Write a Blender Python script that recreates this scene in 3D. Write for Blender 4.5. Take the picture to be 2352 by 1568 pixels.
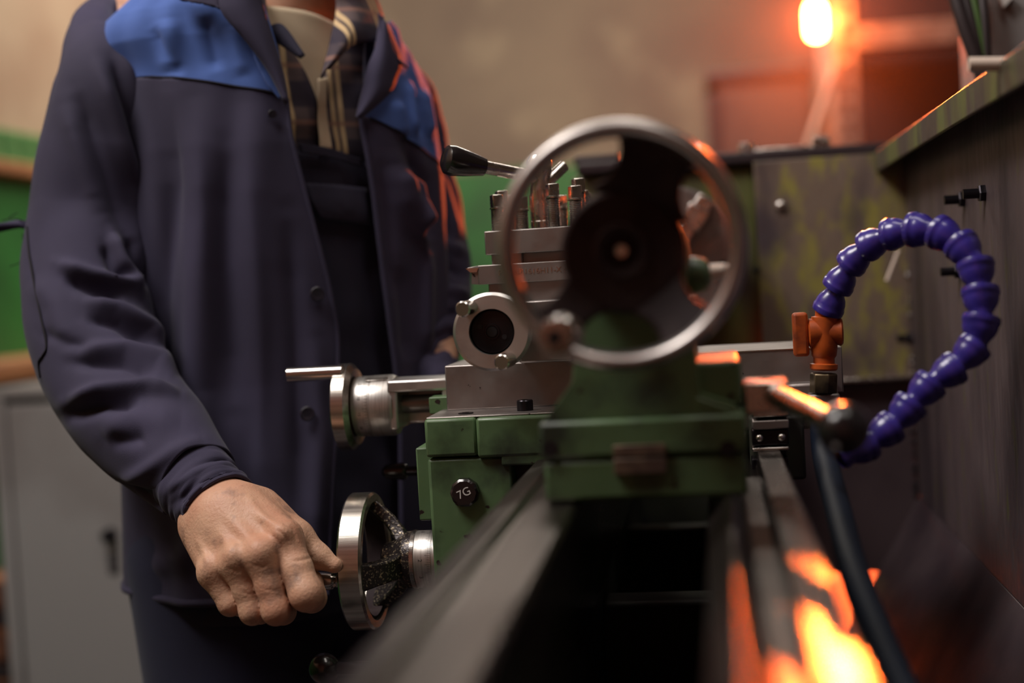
import bpy, bmesh, math, random
import numpy as np
from mathutils import Vector, Matrix
random.seed(7); rng = np.random.default_rng(7)
for o in list(bpy.data.objects): bpy.data.objects.remove(o)
SC = bpy.context.scene; COL = SC.collection
# ---------------------------------------------------------------- camera
FPX = 3267.0; CZ = 1.14
ROLL = math.radians(3.3); YAW = math.radians(8.0151); PITCH = math.radians(2.3263)
Fv = np.array([-math.sin(YAW)*math.cos(PITCH), math.cos(YAW)*math.cos(PITCH), -math.sin(PITCH)])
R0 = np.array([math.cos(YAW), math.sin(YAW), 0.0]); U0 = np.cross(R0, Fv)
Rv = R0*math.cos(ROLL) - U0*math.sin(ROLL); Uv = R0*math.sin(ROLL) + U0*math.cos(ROLL)
CAM = np.array([0, 0, CZ])
cd = bpy.data.cameras.new('camera'); cam = bpy.data.objects.new('camera', cd); COL.objects.link(cam)
cam.matrix_world = Matrix(((Rv[0], Uv[0], -Fv[0], 0), (Rv[1], Uv[1], -Fv[1], 0), (Rv[2], Uv[2], -Fv[2], CZ), (0, 0, 0, 1)))
cd.sensor_width = 36.0; cd.lens = FPX*36.0/2352.0; cd.clip_start = 0.02
cd.dof.use_dof = True; cd.dof.focus_distance = 1.29; cd.dof.aperture_fstop = 2.1
SC.camera = cam
# ---------------------------------------------------------------- world, lights, exposure
W = bpy.data.worlds.new('workshop_air'); SC.world = W; W.use_nodes = True
W.node_tree.nodes['Background'].inputs[0].default_value = (0.40, 0.27, 0.52, 1)
W.node_tree.nodes['Background'].inputs[1].default_value = 0.055
def area(name, loc, aim, sx, sy, power, col):
    d = bpy.data.lights.new(name, 'AREA'); d.shape = 'RECTANGLE'; d.size = sx; d.size_y = sy; d.energy = power; d.color = col
    o = bpy.data.objects.new(name, d); COL.objects.link(o); o.location = loc
    o.rotation_euler = (Vector(aim)-Vector(loc)).to_track_quat('-Z', 'Y').to_euler()
    return o
area('skylight_left', (-1.2, 0.75, 3.2), (-0.45, 1.45, 1.1), 1.1, 1.2, 72, (1.0, 0.94, 0.89))
area('ceiling_tube_daylight', (0.2, 0.9, 3.1), (0.0, 1.2, 1.0), 0.35, 1.4, 9, (1.0, 0.92, 0.84))
area('ceiling_tube_rear', (-0.6, 4.2, 3.1), (-0.6, 4.6, 0.8), 1.8, 0.5, 75, (1.0, 0.92, 0.80))
vs = SC.view_settings; vs.view_transform = 'Standard'; vs.look = 'None'; vs.gamma = 1.0; vs.exposure = 0.12
vs.use_curve_mapping = False
cy = SC.cycles; cy.max_bounces = 5; cy.diffuse_bounces = 3; cy.glossy_bounces = 2; cy.transmission_bounces = 2; cy.volume_bounces = 0; cy.use_adaptive_sampling = True; cy.adaptive_threshold = 0.04
# ---------------------------------------------------------------- pixel helpers (planning frame 2352 x 1568)
def ray(px, py):
    d = Fv*FPX + Rv*(px-1176) - Uv*(py-784); return d/d[1]
def P(px, py, Y): return CAM + ray(px, py)*Y
def proj(V):
    V = np.asarray(V, float) - CAM
    z = V@Fv; return 1176+FPX*(V@Rv)/z, 784-FPX*(V@Uv)/z
def fb(x0, x1, y0, y1, Y):
    "front rectangle seen between pixel columns x0,x1 and rows y0,y1 at distance Y -> X0,X1,Z0,Z1"
    xm, ym = (x0+x1)/2, (y0+y1)/2
    return P(x0, ym, Y)[0], P(x1, ym, Y)[0], P(xm, y1, Y)[2], P(xm, y0, Y)[2]
# ---------------------------------------------------------------- materials
def srgb(r, g, b):
    f = lambda c: (c/255/12.92) if c/255 <= 0.04045 else ((c/255+0.055)/1.055)**2.4
    return (f(r), f(g), f(b), 1)
MATS = {}
def mat(name, col, rough=0.5, metal=0.0, col2=None, scale=20, thr=(0.45, 0.6), stretch=(1, 1, 1), bump=0.0, bscale=200,
        rvar=0.0, detail=5, spec=None, col3=None, thr3=(0.62, 0.66), scale3=90, sheen=0, coat=0, sss=0, aniso=0, bdist=0.001):
    m = bpy.data.materials.new(name); m.use_nodes = True; nt = m.node_tree; N = nt.nodes; L = nt.links
    b = N['Principled BSDF']; b.inputs['Roughness'].default_value = rough; b.inputs['Metallic'].default_value = metal
    b.inputs['Base Color'].default_value = col
    if spec is not None: b.inputs['Specular IOR Level'].default_value = spec
    if sheen: b.inputs['Sheen Weight'].default_value = sheen; b.inputs['Sheen Roughness'].default_value = 0.4
    if coat: b.inputs['Coat Weight'].default_value = coat; b.inputs['Coat Roughness'].default_value = 0.15
    if sss:
        b.inputs['Subsurface Weight'].default_value = sss; b.inputs['Subsurface Radius'].default_value = (0.012, 0.005, 0.003); b.inputs['Subsurface Scale'].default_value = 0.5
    if aniso: b.inputs['Anisotropic'].default_value = aniso
    tc = N.new('ShaderNodeTexCoord'); mp = N.new('ShaderNodeMapping'); mp.inputs['Scale'].default_value = stretch
    L.new(tc.outputs['Object'], mp.inputs[0])
    def noise(s, d=detail, mapped=True):
        n = N.new('ShaderNodeTexNoise'); n.inputs['Scale'].default_value = s; n.inputs['Detail'].default_value = d
        L.new(mp.outputs[0] if mapped else tc.outputs['Object'], n.inputs['Vector']); return n
    cur = None
    def layer(cur, base, c2, s, t):
        n = noise(s); r = N.new('ShaderNodeValToRGB'); r.color_ramp.elements[0].position = t[0]; r.color_ramp.elements[1].position = t[1]
        L.new(n.outputs['Fac'], r.inputs[0])
        mx = N.new('ShaderNodeMix'); mx.data_type = 'RGBA'
        L.new(r.outputs[0], mx.inputs[0])
        if cur is None: mx.inputs[6].default_value = base
        else: L.new(cur, mx.inputs[6])
        mx.inputs[7].default_value = c2
        return mx.outputs[2], r.outputs[0]
    if col2 is not None: cur, f2 = layer(None, col, col2, scale, thr)
    if col3 is not None: cur, f3 = layer(cur, col, col3, scale3, thr3)
    if cur is not None: L.new(cur, b.inputs['Base Color'])
    if rvar:
        n = noise(scale*2.3); mr = N.new('ShaderNodeMapRange'); mr.inputs['From Min'].default_value = 0.3; mr.inputs['From Max'].default_value = 0.7
        mr.inputs['To Min'].default_value = max(0.03, rough-rvar); mr.inputs['To Max'].default_value = min(1, rough+rvar)
        L.new(n.outputs['Fac'], mr.inputs[0]); L.new(mr.outputs[0], b.inputs['Roughness'])
    if bump:
        n = noise(bscale, 4); bp = N.new('ShaderNodeBump'); bp.inputs['Strength'].default_value = bump; bp.inputs['Distance'].default_value = bdist
        L.new(n.outputs['Fac'], bp.inputs['Height']); L.new(bp.outputs[0], b.inputs['Normal'])
    MATS[name] = m; return m
mat('green_paint', srgb(86, 112, 76), 0.42, col2=srgb(44, 54, 42), scale=20, thr=(0.48, 0.70), col3=srgb(40, 26, 26), thr3=(0.655, 0.675), scale3=70, bump=0.08, bscale=160, rvar=0.12)
mat('green_paint_grimy', srgb(92, 96, 50), 0.5, col2=srgb(70, 58, 52), scale=7, thr=(0.42, 0.55), col3=srgb(44, 34, 40), thr3=(0.6, 0.72), scale3=24, stretch=(1.6, 1.6, 0.55), bump=0.1, bscale=120, rvar=0.12)
mat('guard_worn', srgb(126, 108, 94), 0.5, metal=0.1, col2=srgb(150, 140, 74), scale=40, thr=(0.46, 0.62), col3=srgb(78, 66, 70), thr3=(0.48, 0.66), scale3=11, stretch=(1.3, 1.3, 0.6), bump=0.1, bscale=100, rvar=0.1, detail=9)
mat('guard_rear', srgb(98, 84, 86), 0.48, metal=0.15, col2=srgb(104, 100, 56), scale=34, thr=(0.60, 0.72), col3=srgb(54, 45, 52), thr3=(0.42, 0.66), scale3=5, stretch=(1.3, 1.3, 0.35), bump=0.1, bscale=100, rvar=0.1, detail=9)
mat('guard_dark', srgb(92, 78, 82), 0.42, metal=0.35, col2=srgb(60, 48, 56), scale=5, thr=(0.4, 0.65), col3=srgb(120, 110, 106), thr3=(0.72, 0.75), scale3=120, bump=0.1, bscale=80, rvar=0.1)
mat('steel', (0.62, 0.58, 0.54, 1), 0.26, 1.0, col2=(0.42, 0.38, 0.35, 1), scale=30, thr=(0.4, 0.75), bump=0.04, bscale=400, rvar=0.07)
mat('steel_bright', (0.74, 0.70, 0.66, 1), 0.2, 1.0, bump=0.02, bscale=500)
mat('steel_satin', (0.56, 0.52, 0.50, 1), 0.36, 1.0, col2=(0.46, 0.42, 0.40, 1), scale=20, bump=0.03, bscale=400)
mat('steel_brushed', (0.72, 0.67, 0.60, 1), 0.27, 1.0, stretch=(1, 60, 60), bump=0.06, bscale=18, col2=(0.55, 0.50, 0.45, 1), scale=4)
mat('steel_dull', (0.33, 0.295, 0.28, 1), 0.42, 0.85, col2=(0.24, 0.21, 0.20, 1), scale=18, thr=(0.4, 0.7), col3=(0.05, 0.04, 0.04, 1), thr3=(0.69, 0.71), scale3=130, bump=0.08, bscale=350, rvar=0.08)
mat('way_steel', (0.185, 0.155, 0.142, 1), 0.30, 1.0, col2=(0.135, 0.112, 0.105, 1), scale=6, thr=(0.4, 0.65), stretch=(1, 0.2, 1), bump=0.05, bscale=220, rvar=0.05)
mat('dial_steel', (0.60, 0.57, 0.54, 1), 0.4, 0.95, col2=(0.48, 0.45, 0.42, 1), scale=20, stretch=(30, 1, 1), bump=0.05, bscale=60)
mat('cast_alu', (0.62, 0.60, 0.58, 1), 0.38, 0.9, col2=(0.48, 0.45, 0.44, 1), scale=25, bump=0.1, bscale=300)
mat('cast_iron_oily_glints', (0.035, 0.028, 0.028, 1), 0.25, 0.5, col2=(0.45, 0.36, 0.24, 1), scale=420, thr=(0.56, 0.70), bump=0.5, bscale=420, bdist=0.0012, detail=2)  # gold specks in the colour paint glints on the rough iron
mat('cast_iron_dark', (0.03, 0.02, 0.022, 1), 0.6, 0.0, spec=0.12, col2=(0.045, 0.032, 0.032, 1), scale=40, bump=0.1, bscale=300)
mat('dark_bore', (0.015, 0.012, 0.014, 1), 0.5, 0.3)
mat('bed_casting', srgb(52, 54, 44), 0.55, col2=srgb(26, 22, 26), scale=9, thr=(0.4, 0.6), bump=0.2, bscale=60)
mat('black_plastic', (0.012, 0.009, 0.010, 1), 0.22, coat=0.3, bump=0.03, bscale=150)
mat('black_bolt', (0.03, 0.026, 0.032, 1), 0.3, 0.8, bump=0.05, bscale=300)
mat('brass_tarnished', (0.20, 0.15, 0.09, 1), 0.4, 0.85, col2=(0.07, 0.05, 0.04, 1), scale=40)
mat('brass_plate', srgb(112, 92, 76), 0.5, 0.3, col2=srgb(84, 66, 58), scale=40)
mat('orange_plastic', srgb(190, 84, 22), 0.5, col2=srgb(110, 44, 20), scale=60, thr=(0.45, 0.75), bump=0.1, bscale=250)
mat('purple_plastic', srgb(58, 46, 138), 0.28, col2=srgb(46, 36, 112), scale=40, coat=0.25, spec=0.6, bump=0.02, bscale=300)
mat('rubber_blue', srgb(22, 32, 50), 0.6, spec=0.2, bump=0.06, bscale=250)
mat('ink_black', (0.02, 0.018, 0.02, 1), 0.5)
mat('white_print', srgb(215, 210, 205), 0.5)
mat('cream_lever', srgb(225, 205, 190), 0.35)
mat('plaster', srgb(132, 116, 98), 0.9, col2=srgb(112, 96, 84), scale=1.3, thr=(0.35, 0.65), col3=srgb(150, 134, 112), thr3=(0.55, 0.75), scale3=4, bump=0.3, bscale=30, bdist=0.003)
mat('plaster_warm', srgb(176, 154, 130), 0.9, col2=srgb(150, 120, 98), scale=1.5, thr=(0.4, 0.65), bump=0.3, bscale=30, bdist=0.003)
mat('green_wall', srgb(40, 104, 44), 0.55, col2=srgb(32, 84, 36), scale=2.5, bump=0.15, bscale=25, bdist=0.003)
mat('green_wall_light', srgb(92, 136, 82), 0.45, col2=srgb(64, 112, 62), scale=6, bump=0.2, bscale=30, bdist=0.003)
mat('concrete', srgb(62, 56, 56), 0.8, col2=srgb(44, 40, 42), scale=3, bump=0.3, bscale=40, bdist=0.004)
mat('ceiling_paint', srgb(160, 150, 138), 0.9)
mat('wood', srgb(176, 122, 82), 0.6, col2=srgb(140, 92, 62), scale=8, stretch=(1, 0.15, 1), bump=0.1, bscale=60)
mat('grey_locker', srgb(146, 143, 142), 0.5, col2=srgb(118, 110, 108), scale=2.2, thr=(0.42, 0.62), col3=srgb(120, 128, 126), thr3=(0.6, 0.7), scale3=1.4, bump=0.08, bscale=30)
mat('locker_dark', srgb(60, 56, 58), 0.5)
mat('rack_paint', srgb(186, 158, 140), 0.5, col2=srgb(150, 124, 110), scale=10)
mat('cabinet_brown', srgb(96, 76, 68), 0.55, col2=srgb(82, 64, 60), scale=3)
mat('cabinet_edge', srgb(46, 34, 38), 0.5)
mat('dark_fill', srgb(40, 30, 32), 0.8)
mat('carton', srgb(150, 96, 60), 0.8, col2=srgb(90, 54, 40), scale=14)
mat('cable_dark', srgb(48, 38, 40), 0.45)
mat('cable_green', srgb(66, 92, 40), 0.45)
def emis(name, col, s):
    m = bpy.data.materials.new(name); m.use_nodes = True; nt = m.node_tree; nt.nodes.clear()
    e = nt.nodes.new('ShaderNodeEmission'); e.inputs[0].default_value = col; e.inputs[1].default_value = s
    o = nt.nodes.new('ShaderNodeOutputMaterial'); nt.links.new(e.outputs[0], o.inputs[0]); MATS[name] = m
emis('lamp_glow', (1.0, 0.22, 0.05, 1), 150)
# ---------------------------------------------------------------- mesh builder
def unit(v): v = np.asarray(v, float); return v/max(np.linalg.norm(v), 1e-12)
def frame(ax):
    ax = unit(ax); t = np.array([0, 0, 1.0]) if abs(ax[2]) < 0.9 else np.array([1.0, 0, 0])
    a = unit(np.cross(t, ax)); return a, np.cross(ax, a), ax
class MB:
    def __init__(s): s.v = []; s.f = []
    def add(s, vs, fs):
        n = len(s.v); s.v += [tuple(map(float, p)) for p in vs]; s.f += [tuple(i+n for i in q) for q in fs]; return s
    def box(s, x0, x1, y0, y1, z0, z1):
        return s.add([(x0, y0, z0), (x1, y0, z0), (x1, y1, z0), (x0, y1, z0), (x0, y0, z1), (x1, y0, z1), (x1, y1, z1), (x0, y1, z1)],
                     [(3, 2, 1, 0), (4, 5, 6, 7), (0, 1, 5, 4), (1, 2, 6, 5), (2, 3, 7, 6), (3, 0, 4, 7)])
    def obox(s, c, ax, ay, az, hx, hy, hz):
        c = np.asarray(c, float); ax, ay, az = unit(ax), unit(ay), unit(az)
        vs = [c+ax*hx*i+ay*hy*j+az*hz*k for k in (-1, 1) for i, j in ((-1, -1), (1, -1), (1, 1), (-1, 1))]
        return s.add(vs, [(3, 2, 1, 0), (4, 5, 6, 7), (0, 1, 5, 4), (1, 2, 6, 5), (2, 3, 7, 6), (3, 0, 4, 7)])
    def lathe(s, o, ax, prof, n=48, a0=0, close=True):
        "prof: list of (t along axis, radius)"
        o = np.asarray(o, float); a, b, ax = frame(ax); vs = []; fs = []
        for t, r in prof:
            for k in range(n):
                th = a0+2*math.pi*k/n; vs.append(o+ax*t+(a*math.cos(th)+b*math.sin(th))*max(r, 1e-5))
        m = len(prof)
        for i in range(m-1):
            for k in range(n):
                k2 = (k+1) % n; fs.append((i*n+k, i*n+k2, (i+1)*n+k2, (i+1)*n+k))
        if close:
            fs.append(tuple(range(n-1, -1, -1))); fs.append(tuple((m-1)*n+k for k in range(n)))
        return s.add(vs, fs)
    def ring(s, o, ax, prof, n=64):
        "closed profile (t,r) swept round the axis"
        return s.lathe(o, ax, list(prof)+[prof[0]], n, close=False)
    def cyl(s, p0, p1, r, n=32, r1=None, bev=0):
        p0 = np.asarray(p0, float); p1 = np.asarray(p1, float); L = np.linalg.norm(p1-p0); r1 = r if r1 is None else r1
        if bev: pr = [(0, r-bev), (bev, r), (L-bev, r1), (L, r1-bev)]
        else: pr = [(0, r), (L, r1)]
        return s.lathe(p0, p1-p0, pr, n)
    def prism(s, pts, ax, d0, d1):
        "polygon in 3D (list of points) swept along ax from d0 to d1"
        ax = np.asarray(ax, float); n = len(pts)
        vs = [np.asarray(p)+ax*d0 for p in pts]+[np.asarray(p)+ax*d1 for p in pts]
        fs = [tuple(range(n-1, -1, -1)), tuple(range(n, 2*n))]+[(i, (i+1) % n, n+(i+1) % n, n+i) for i in range(n)]
        return s.add(vs, fs)
    def tube(s, pts, rad, n=14, caps=True):
        pts = np.asarray(pts, float); m = len(pts); rad = np.full(m, rad) if np.isscalar(rad) else np.asarray(rad)
        T = np.gradient(pts, axis=0); a = frame(T[0])[0]; vs = []
        for i in range(m):
            t = unit(T[i]); a = unit(a-t*(a@t)); b = np.cross(t, a)
            for k in range(n):
                th = 2*math.pi*k/n; vs.append(pts[i]+(a*math.cos(th)+b*math.sin(th))*rad[i])
        fs = [(i*n+k, i*n+(k+1) % n, (i+1)*n+(k+1) % n, (i+1)*n+k) for i in range(m-1) for k in range(n)]
        if caps: fs += [tuple(range(n-1, -1, -1)), tuple((m-1)*n+k for k in range(n))]
        return s.add(vs, fs)
    def sphere(s, c, r, nu=24, nv=14, sc=(1, 1, 1)):
        vs = [np.asarray(c, float)+np.array([0, 0, -r*sc[2]])]; fs = []
        for j in range(1, nv):
            ph = -math.pi/2+math.pi*j/nv
            for k in range(nu):
                th = 2*math.pi*k/nu; vs.append(np.asarray(c)+r*np.array([math.cos(ph)*math.cos(th)*sc[0], math.cos(ph)*math.sin(th)*sc[1], math.sin(ph)*sc[2]]))
        vs.append(np.asarray(c)+np.array([0, 0, r*sc[2]])); top = len(vs)-1
        for k in range(nu):
            fs.append((0, 1+(k+1) % nu, 1+k)); fs.append((top, 1+(nv-2)*nu+k, 1+(nv-2)*nu+(k+1) % nu))
            for j in range(nv-2):
                a = 1+j*nu; b = a+nu; fs.append((a+k, a+(k+1) % nu, b+(k+1) % nu, b+k))
        return s.add(vs, fs)
    def build(s, name, m, parent=None, bevel=0.0, smooth=True, ang=35, segs=2):
        off = np.array(root_loc(parent)) if parent is not None else np.zeros(3)
        me = bpy.data.meshes.new(name); me.from_pydata([tuple(np.array(p)-off) for p in s.v], [], s.f); me.update()
        o = bpy.data.objects.new(name, me); COL.objects.link(o)
        me.materials.append(MATS[m])
        if smooth:
            me.shade_smooth(); me.set_sharp_from_angle(angle=math.radians(ang))
        bm = bmesh.new(); bm.from_mesh(me); bmesh.ops.recalc_face_normals(bm, faces=bm.faces); bm.to_mesh(me); bm.free()
        if bevel:
            b = o.modifiers.new('edge', 'BEVEL'); b.width = bevel; b.segments = segs; b.limit_method = 'ANGLE'; b.angle_limit = math.radians(40); b.harden_normals = False
        if parent is not None: o.parent = parent
        return o
def root_loc(p):
    while p.parent is not None: p = p.parent
    return tuple(p.location)
def thing(name, loc, label, cat, group=None):
    o = bpy.data.objects.new(name, None); COL.objects.link(o); o.location = tuple(map(float, loc)); o.empty_display_size = 0.05
    tag(o, label, cat, group); return o
def tag(o, label=None, cat=None, group=None, kind=None):
    if label: o['label'] = label
    if cat: o['category'] = cat
    if group: o['group'] = group
    if kind: o['kind'] = kind
    return o
def label(o, t): o['label'] = t; return o
def spline(pts, n):
    "Catmull-Rom through points"
    p = np.asarray(pts, float); p = np.vstack([2*p[0]-p[1], p, 2*p[-1]-p[-2]]); m = len(p)-3
    u = np.linspace(0, m-1e-9, n); i = u.astype(int); t = (u-i)[:, None]
    a, b, c, d = p[i], p[i+1], p[i+2], p[i+3]
    return 0.5*((2*b)+(c-a)*t+(2*a-5*b+4*c-d)*t*t+(3*b-a-3*c+d)*t**3)
def hexbolt(mb, c, ax, r, t, shaft_r=0, shaft_l=0):
    mb.lathe(c, ax, [(0, r), (t*0.8, r), (t, r*0.88)], 6)
    if shaft_r: mb.cyl(np.asarray(c)+unit(ax)*t*0.9, np.asarray(c)+unit(ax)*(t+shaft_l), shaft_r, 14)
    return mb
def text_mesh(name, body, size, M, m, parent, extrude=0.0003):
    c = bpy.data.curves.new(name, 'FONT'); c.body = body; c.size = size; c.extrude = extrude; c.align_x = 'CENTER'; c.align_y = 'CENTER'
    t = bpy.data.objects.new(name, c); COL.objects.link(t); bpy.context.view_layer.update()
    me = bpy.data.meshes.new_from_object(t.evaluated_get(bpy.context.evaluated_depsgraph_get())); bpy.data.objects.remove(t)
    o = bpy.data.objects.new(name, me); COL.objects.link(o); me.materials.clear(); me.materials.append(MATS[m])
    me.transform(M); me.transform(Matrix.Translation(-Vector(root_loc(parent)))); o.parent = parent; return o
# ---------------------------------------------------------------- room
h = 0.155; BZ = CZ-h; AX = -0.345*h; AZ = CZ+0.107*h
def struct(mb, name, m, **k):
    o = mb.build(name, m, None, **k); o['kind'] = 'structure'; return o
LWX = -1.9; BWY = 6.2; RWX = 2.6; FWY = -1.6; CEIL = 3.3
struct(MB().box(LWX-0.1, RWX+0.1, FWY-0.1, BWY+0.1, -0.1, 0), 'floor', 'concrete')
struct(MB().box(LWX-0.1, RWX+0.1, FWY-0.1, BWY+0.1, CEIL, CEIL+0.1), 'ceiling', 'ceiling_paint')
DADO = CZ+0.50
wb = struct(MB().box(LWX, RWX, BWY, BWY+0.1, 0, CEIL), 'wall_back', 'plaster')
MB().box(LWX, RWX, BWY-0.012, BWY, 0, DADO).build('dado_panel', 'green_wall', wb)
wl = struct(MB().box(LWX-0.1, LWX, FWY, BWY, 0, CEIL), 'wall_left', 'plaster_warm')
MB().box(LWX, LWX+0.012, FWY, BWY, 0, DADO-0.115).build('dado_panel', 'green_wall', wl)
dt = MB().box(LWX, LWX+0.02, FWY, BWY-0.02, DADO-0.09, DADO).build('dado_tile_band', 'green_wall_light', wl)
tile = None
for k in range(34):
    for r in range(2):
        if tile is None:
            tile = MB().box(0, 0.008, -0.046, 0.046, -0.02, 0.02).build('tile', 'green_wall_light', wl, bevel=0.003); t_ = tile
        else:
            t_ = tile.copy(); COL.objects.link(t_)
        t_.location = (LWX+0.02, 2.2+0.1*k, DADO-0.068+0.045*r)
MB().box(LWX, LWX+0.05, FWY, BWY-0.02, DADO-0.125, DADO-0.09).build('wood_rail', 'wood', wl, bevel=0.005)
struct(MB().box(RWX, RWX+0.1, FWY, BWY, 0, CEIL), 'wall_right', 'plaster')
struct(MB().box(LWX, RWX, FWY-0.1, FWY, 0, CEIL), 'wall_front', 'plaster')
# ================================================================ LATHE : bed, headstock, chuck
YS = 1.25; YT = 0.975; YW = 0.884; YC = 1.84
XA = np.array([1.0, 0, 0]); YA = np.array([0, 1.0, 0]); ZA = np.array([0, 0, 1.0])
lathe = thing('lathe', (AX, 1.6, 0), 'green metal-turning lathe, its long bed running away from the viewer', 'lathe')
def profile_rail(pts, name, m, y0, y1, parent, bevel=0.0006):
    return MB().prism([(x*h, 0, BZ+z*h) for x, z in pts], YA, y0, y1).build(name, m, parent, bevel=bevel)
fr = profile_rail([(-1.06, -0.6), (-1.06, -0.06), (-1.03, -0.02), (-0.92, 0.0), (-0.885, -0.03), (-0.85, -0.03), (-0.835, 0.0), (-0.65, 0.0), (-0.63, -0.02), (-0.63, -0.6)], 'front_way', 'way_steel', 0.22, 2.35, lathe)
rr = profile_rail([(-0.06, -0.6), (-0.06, -0.10), (0.03, 0.02), (0.045, 0.02), (0.115, -0.10), (0.205, -0.10), (0.215, 0.0), (0.335, 0.0), (0.345, -0.015), (0.345, -0.6)], 'rear_way', 'way_steel', 0.22, 2.35, lathe)
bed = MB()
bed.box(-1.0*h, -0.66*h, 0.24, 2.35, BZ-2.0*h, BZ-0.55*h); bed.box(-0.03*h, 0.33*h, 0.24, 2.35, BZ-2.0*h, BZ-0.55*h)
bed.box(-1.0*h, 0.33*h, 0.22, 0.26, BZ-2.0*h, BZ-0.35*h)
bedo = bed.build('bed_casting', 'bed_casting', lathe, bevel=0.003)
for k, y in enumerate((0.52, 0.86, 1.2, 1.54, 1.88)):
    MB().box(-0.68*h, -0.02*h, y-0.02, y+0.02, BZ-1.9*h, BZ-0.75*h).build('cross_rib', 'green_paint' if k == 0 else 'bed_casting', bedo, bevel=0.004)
MB().box(-1.3*h, 0.7*h, 0.22, 0.62, 0.0, BZ-2.0*h).build('pedestal', 'green_paint_grimy', lathe, bevel=0.01)
MB().box(-1.3*h, 0.7*h, 1.75, 2.5, 0.0, BZ-2.0*h).build('pedestal', 'green_paint_grimy', lathe, bevel=0.01)
MB().box(-1.9*h, 2.0*h, 0.3, 2.45, BZ-2.32*h, BZ-2.28*h).build('chip_tray', 'guard_dark', lathe, bevel=0.002)
# feed shaft and lead screw below the front way
for z, r in ((BZ-0.95*h, 0.010), (BZ-1.25*h, 0.008)):
    MB().cyl((-1.2*h, 0.3, z), (-1.2*h, 2.3, z), r, 20).build('feed_shaft', 'steel_dull', lathe)
# headstock
hx0, hx1, _, hz1 = fb(1322, 1742, 385, 700, 2.0)
hz1 = P(1530, 372, 2.0)[2]
MB().box(hx0, hx1, 1.98, 2.55, BZ-0.02, hz1-0.012).build('headstock', 'green_paint_grimy', lathe, bevel=0.008)
MB().box(hx0+0.01, hx1+0.20, 1.965, 2.56, hz1-0.012, hz1+0.004).build('headstock_lid', 'cabinet_edge', lathe, bevel=0.003)
MB().box(hx0+0.004, hx0+0.07, 1.99, 2.3, hz1+0.004, hz1+0.016).build('inspection_cover', 'cabinet_edge', lathe, bevel=0.003)
# chuck
cx, cz = AX, AZ
CR = 0.0985
ch = MB().lathe((cx, YC, cz), YA, [(0, 0.03), (0, CR-0.004), (0.004, CR), (0.055, CR), (0.058, CR-0.006), (0.075, CR-0.006), (0.14, 0.07)], 72).build('chuck', 'steel_dull', lathe, ang=30)
for k in range(3):
    th = math.radians(54+120*k); rd = np.array([math.cos(th), 0, math.sin(th)]); td = np.array([-math.sin(th), 0, math.cos(th)])
    c = np.array([cx, YC, cz])
    j = MB()
    j.obox(c+rd*0.060+YA*-0.008, rd, td, YA, 0.036, 0.011, 0.009)
    j.obox(c+rd*0.066+YA*-0.024, rd, td, YA, 0.014, 0.014, 0.014)
    j.obox(c+rd*0.040+YA*-0.018, rd, td, YA, 0.012, 0.010, 0.010)
    j.build('jaw', 'steel', ch, bevel=0.0012)
for k in range(3):
    th = math.radians(-6+120*k); rd = np.array([math.cos(th), 0, math.sin(th)])
    MB().lathe(np.array([cx, YC-0.0005, cz])+rd*0.075, YA, [(0, 0.006), (0.002, 0.006)], 20).build('chuck_screw', 'dark_bore', ch)
MB().lathe((cx, YC-0.001, cz), YA, [(0, 0.028), (0.03, 0.027)], 40).build('bore', 'dark_bore', ch)
# ================================================================ TAILSTOCK
ts = thing('tailstock', (AX, 1.06, BZ), 'green tailstock clamped on the bed, big spoked handwheel facing the viewer', 'tailstock')
x0, x1, z0, z1 = fb(1238, 1716, 960, 1048, YT)
zb = P(1478, 1150, YT)[2]
zb = BZ+0.002
MB().box(x0, x1, YT, YT+0.20, z0, z1).build('base', 'green_paint', ts, bevel=0.003)
MB().box(x0+0.002, x1-0.001, YT+0.0015, YT+0.20, zb, z0-0.0015).build('sole_plate', 'green_paint', ts, bevel=0.003)
px0, px1, pz0, pz1 = fb(1410, 1530, 1020, 1087, YT)
MB().box(px0, px1, YT-0.003, YT+0.002, pz0, z0-0.001).build('zero_plate', 'brass_plate', ts, bevel=0.0006)
MB().box(px0, px1, YT-0.003, YT+0.002, z0+0.001-0.0005, pz1).build('zero_plate', 'brass_plate', ts, bevel=0.0006)
for px in (1265, 1672):
    c = P(px, 1030, YT); MB().lathe((c[0], YT-0.0006, c[2]), YA, [(0, 0.0055), (0.004, 0.0055)], 20).build('screw_hole', 'dark_bore', ts)
# column: outline seen from the end, swept along the bed
cl, cr_ = P(1322, 820, YT+0.01)[0], P(1608, 860, YT+0.01)[0]
zt = AZ; sl = P(1252, 952, YT)[0]
col = [(x0+0.004, z1), (x0+0.004, z1+0.001), (cl-0.003, P(1330, 880, YT)[2]), (cl, P(1330, 860, YT)[2]+0.01), (cl+0.004, zt-0.02)]
for k in range(13):
    th = math.pi-math.pi*k/12; col.append((AX+0.0405*math.cos(th), zt+0.0405*math.sin(th)))
col += [(cr_-0.006, zt-0.03), (cr_, P(1612, 905, YT)[2]), (x1-0.006, z1+0.006), (x1-0.006, z1)]
MB().prism([(x, 0, z) for x, z in col], YA, YT+0.004, YT+0.17).build('column', 'green_paint', ts, bevel=0.006, ang=30, segs=4)
MB().lathe((AX, 0.925, AZ), YA, [(0, 0.022), (0, 0.036), (0.004, 0.038), (0.052, 0.0395), (0.06, 0.0395)], 56).build('barrel', 'cast_iron_dark', ts)
MB().lathe((AX, YT+0.168, AZ), YA, [(0, 0.030), (0.02, 0.030), (0.022, 0.018), (0.10, 0.018), (0.102, 0.016), (0.125, 0.004), (0.127, 0.001)], 40).build('quill', 'steel', ts)
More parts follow.
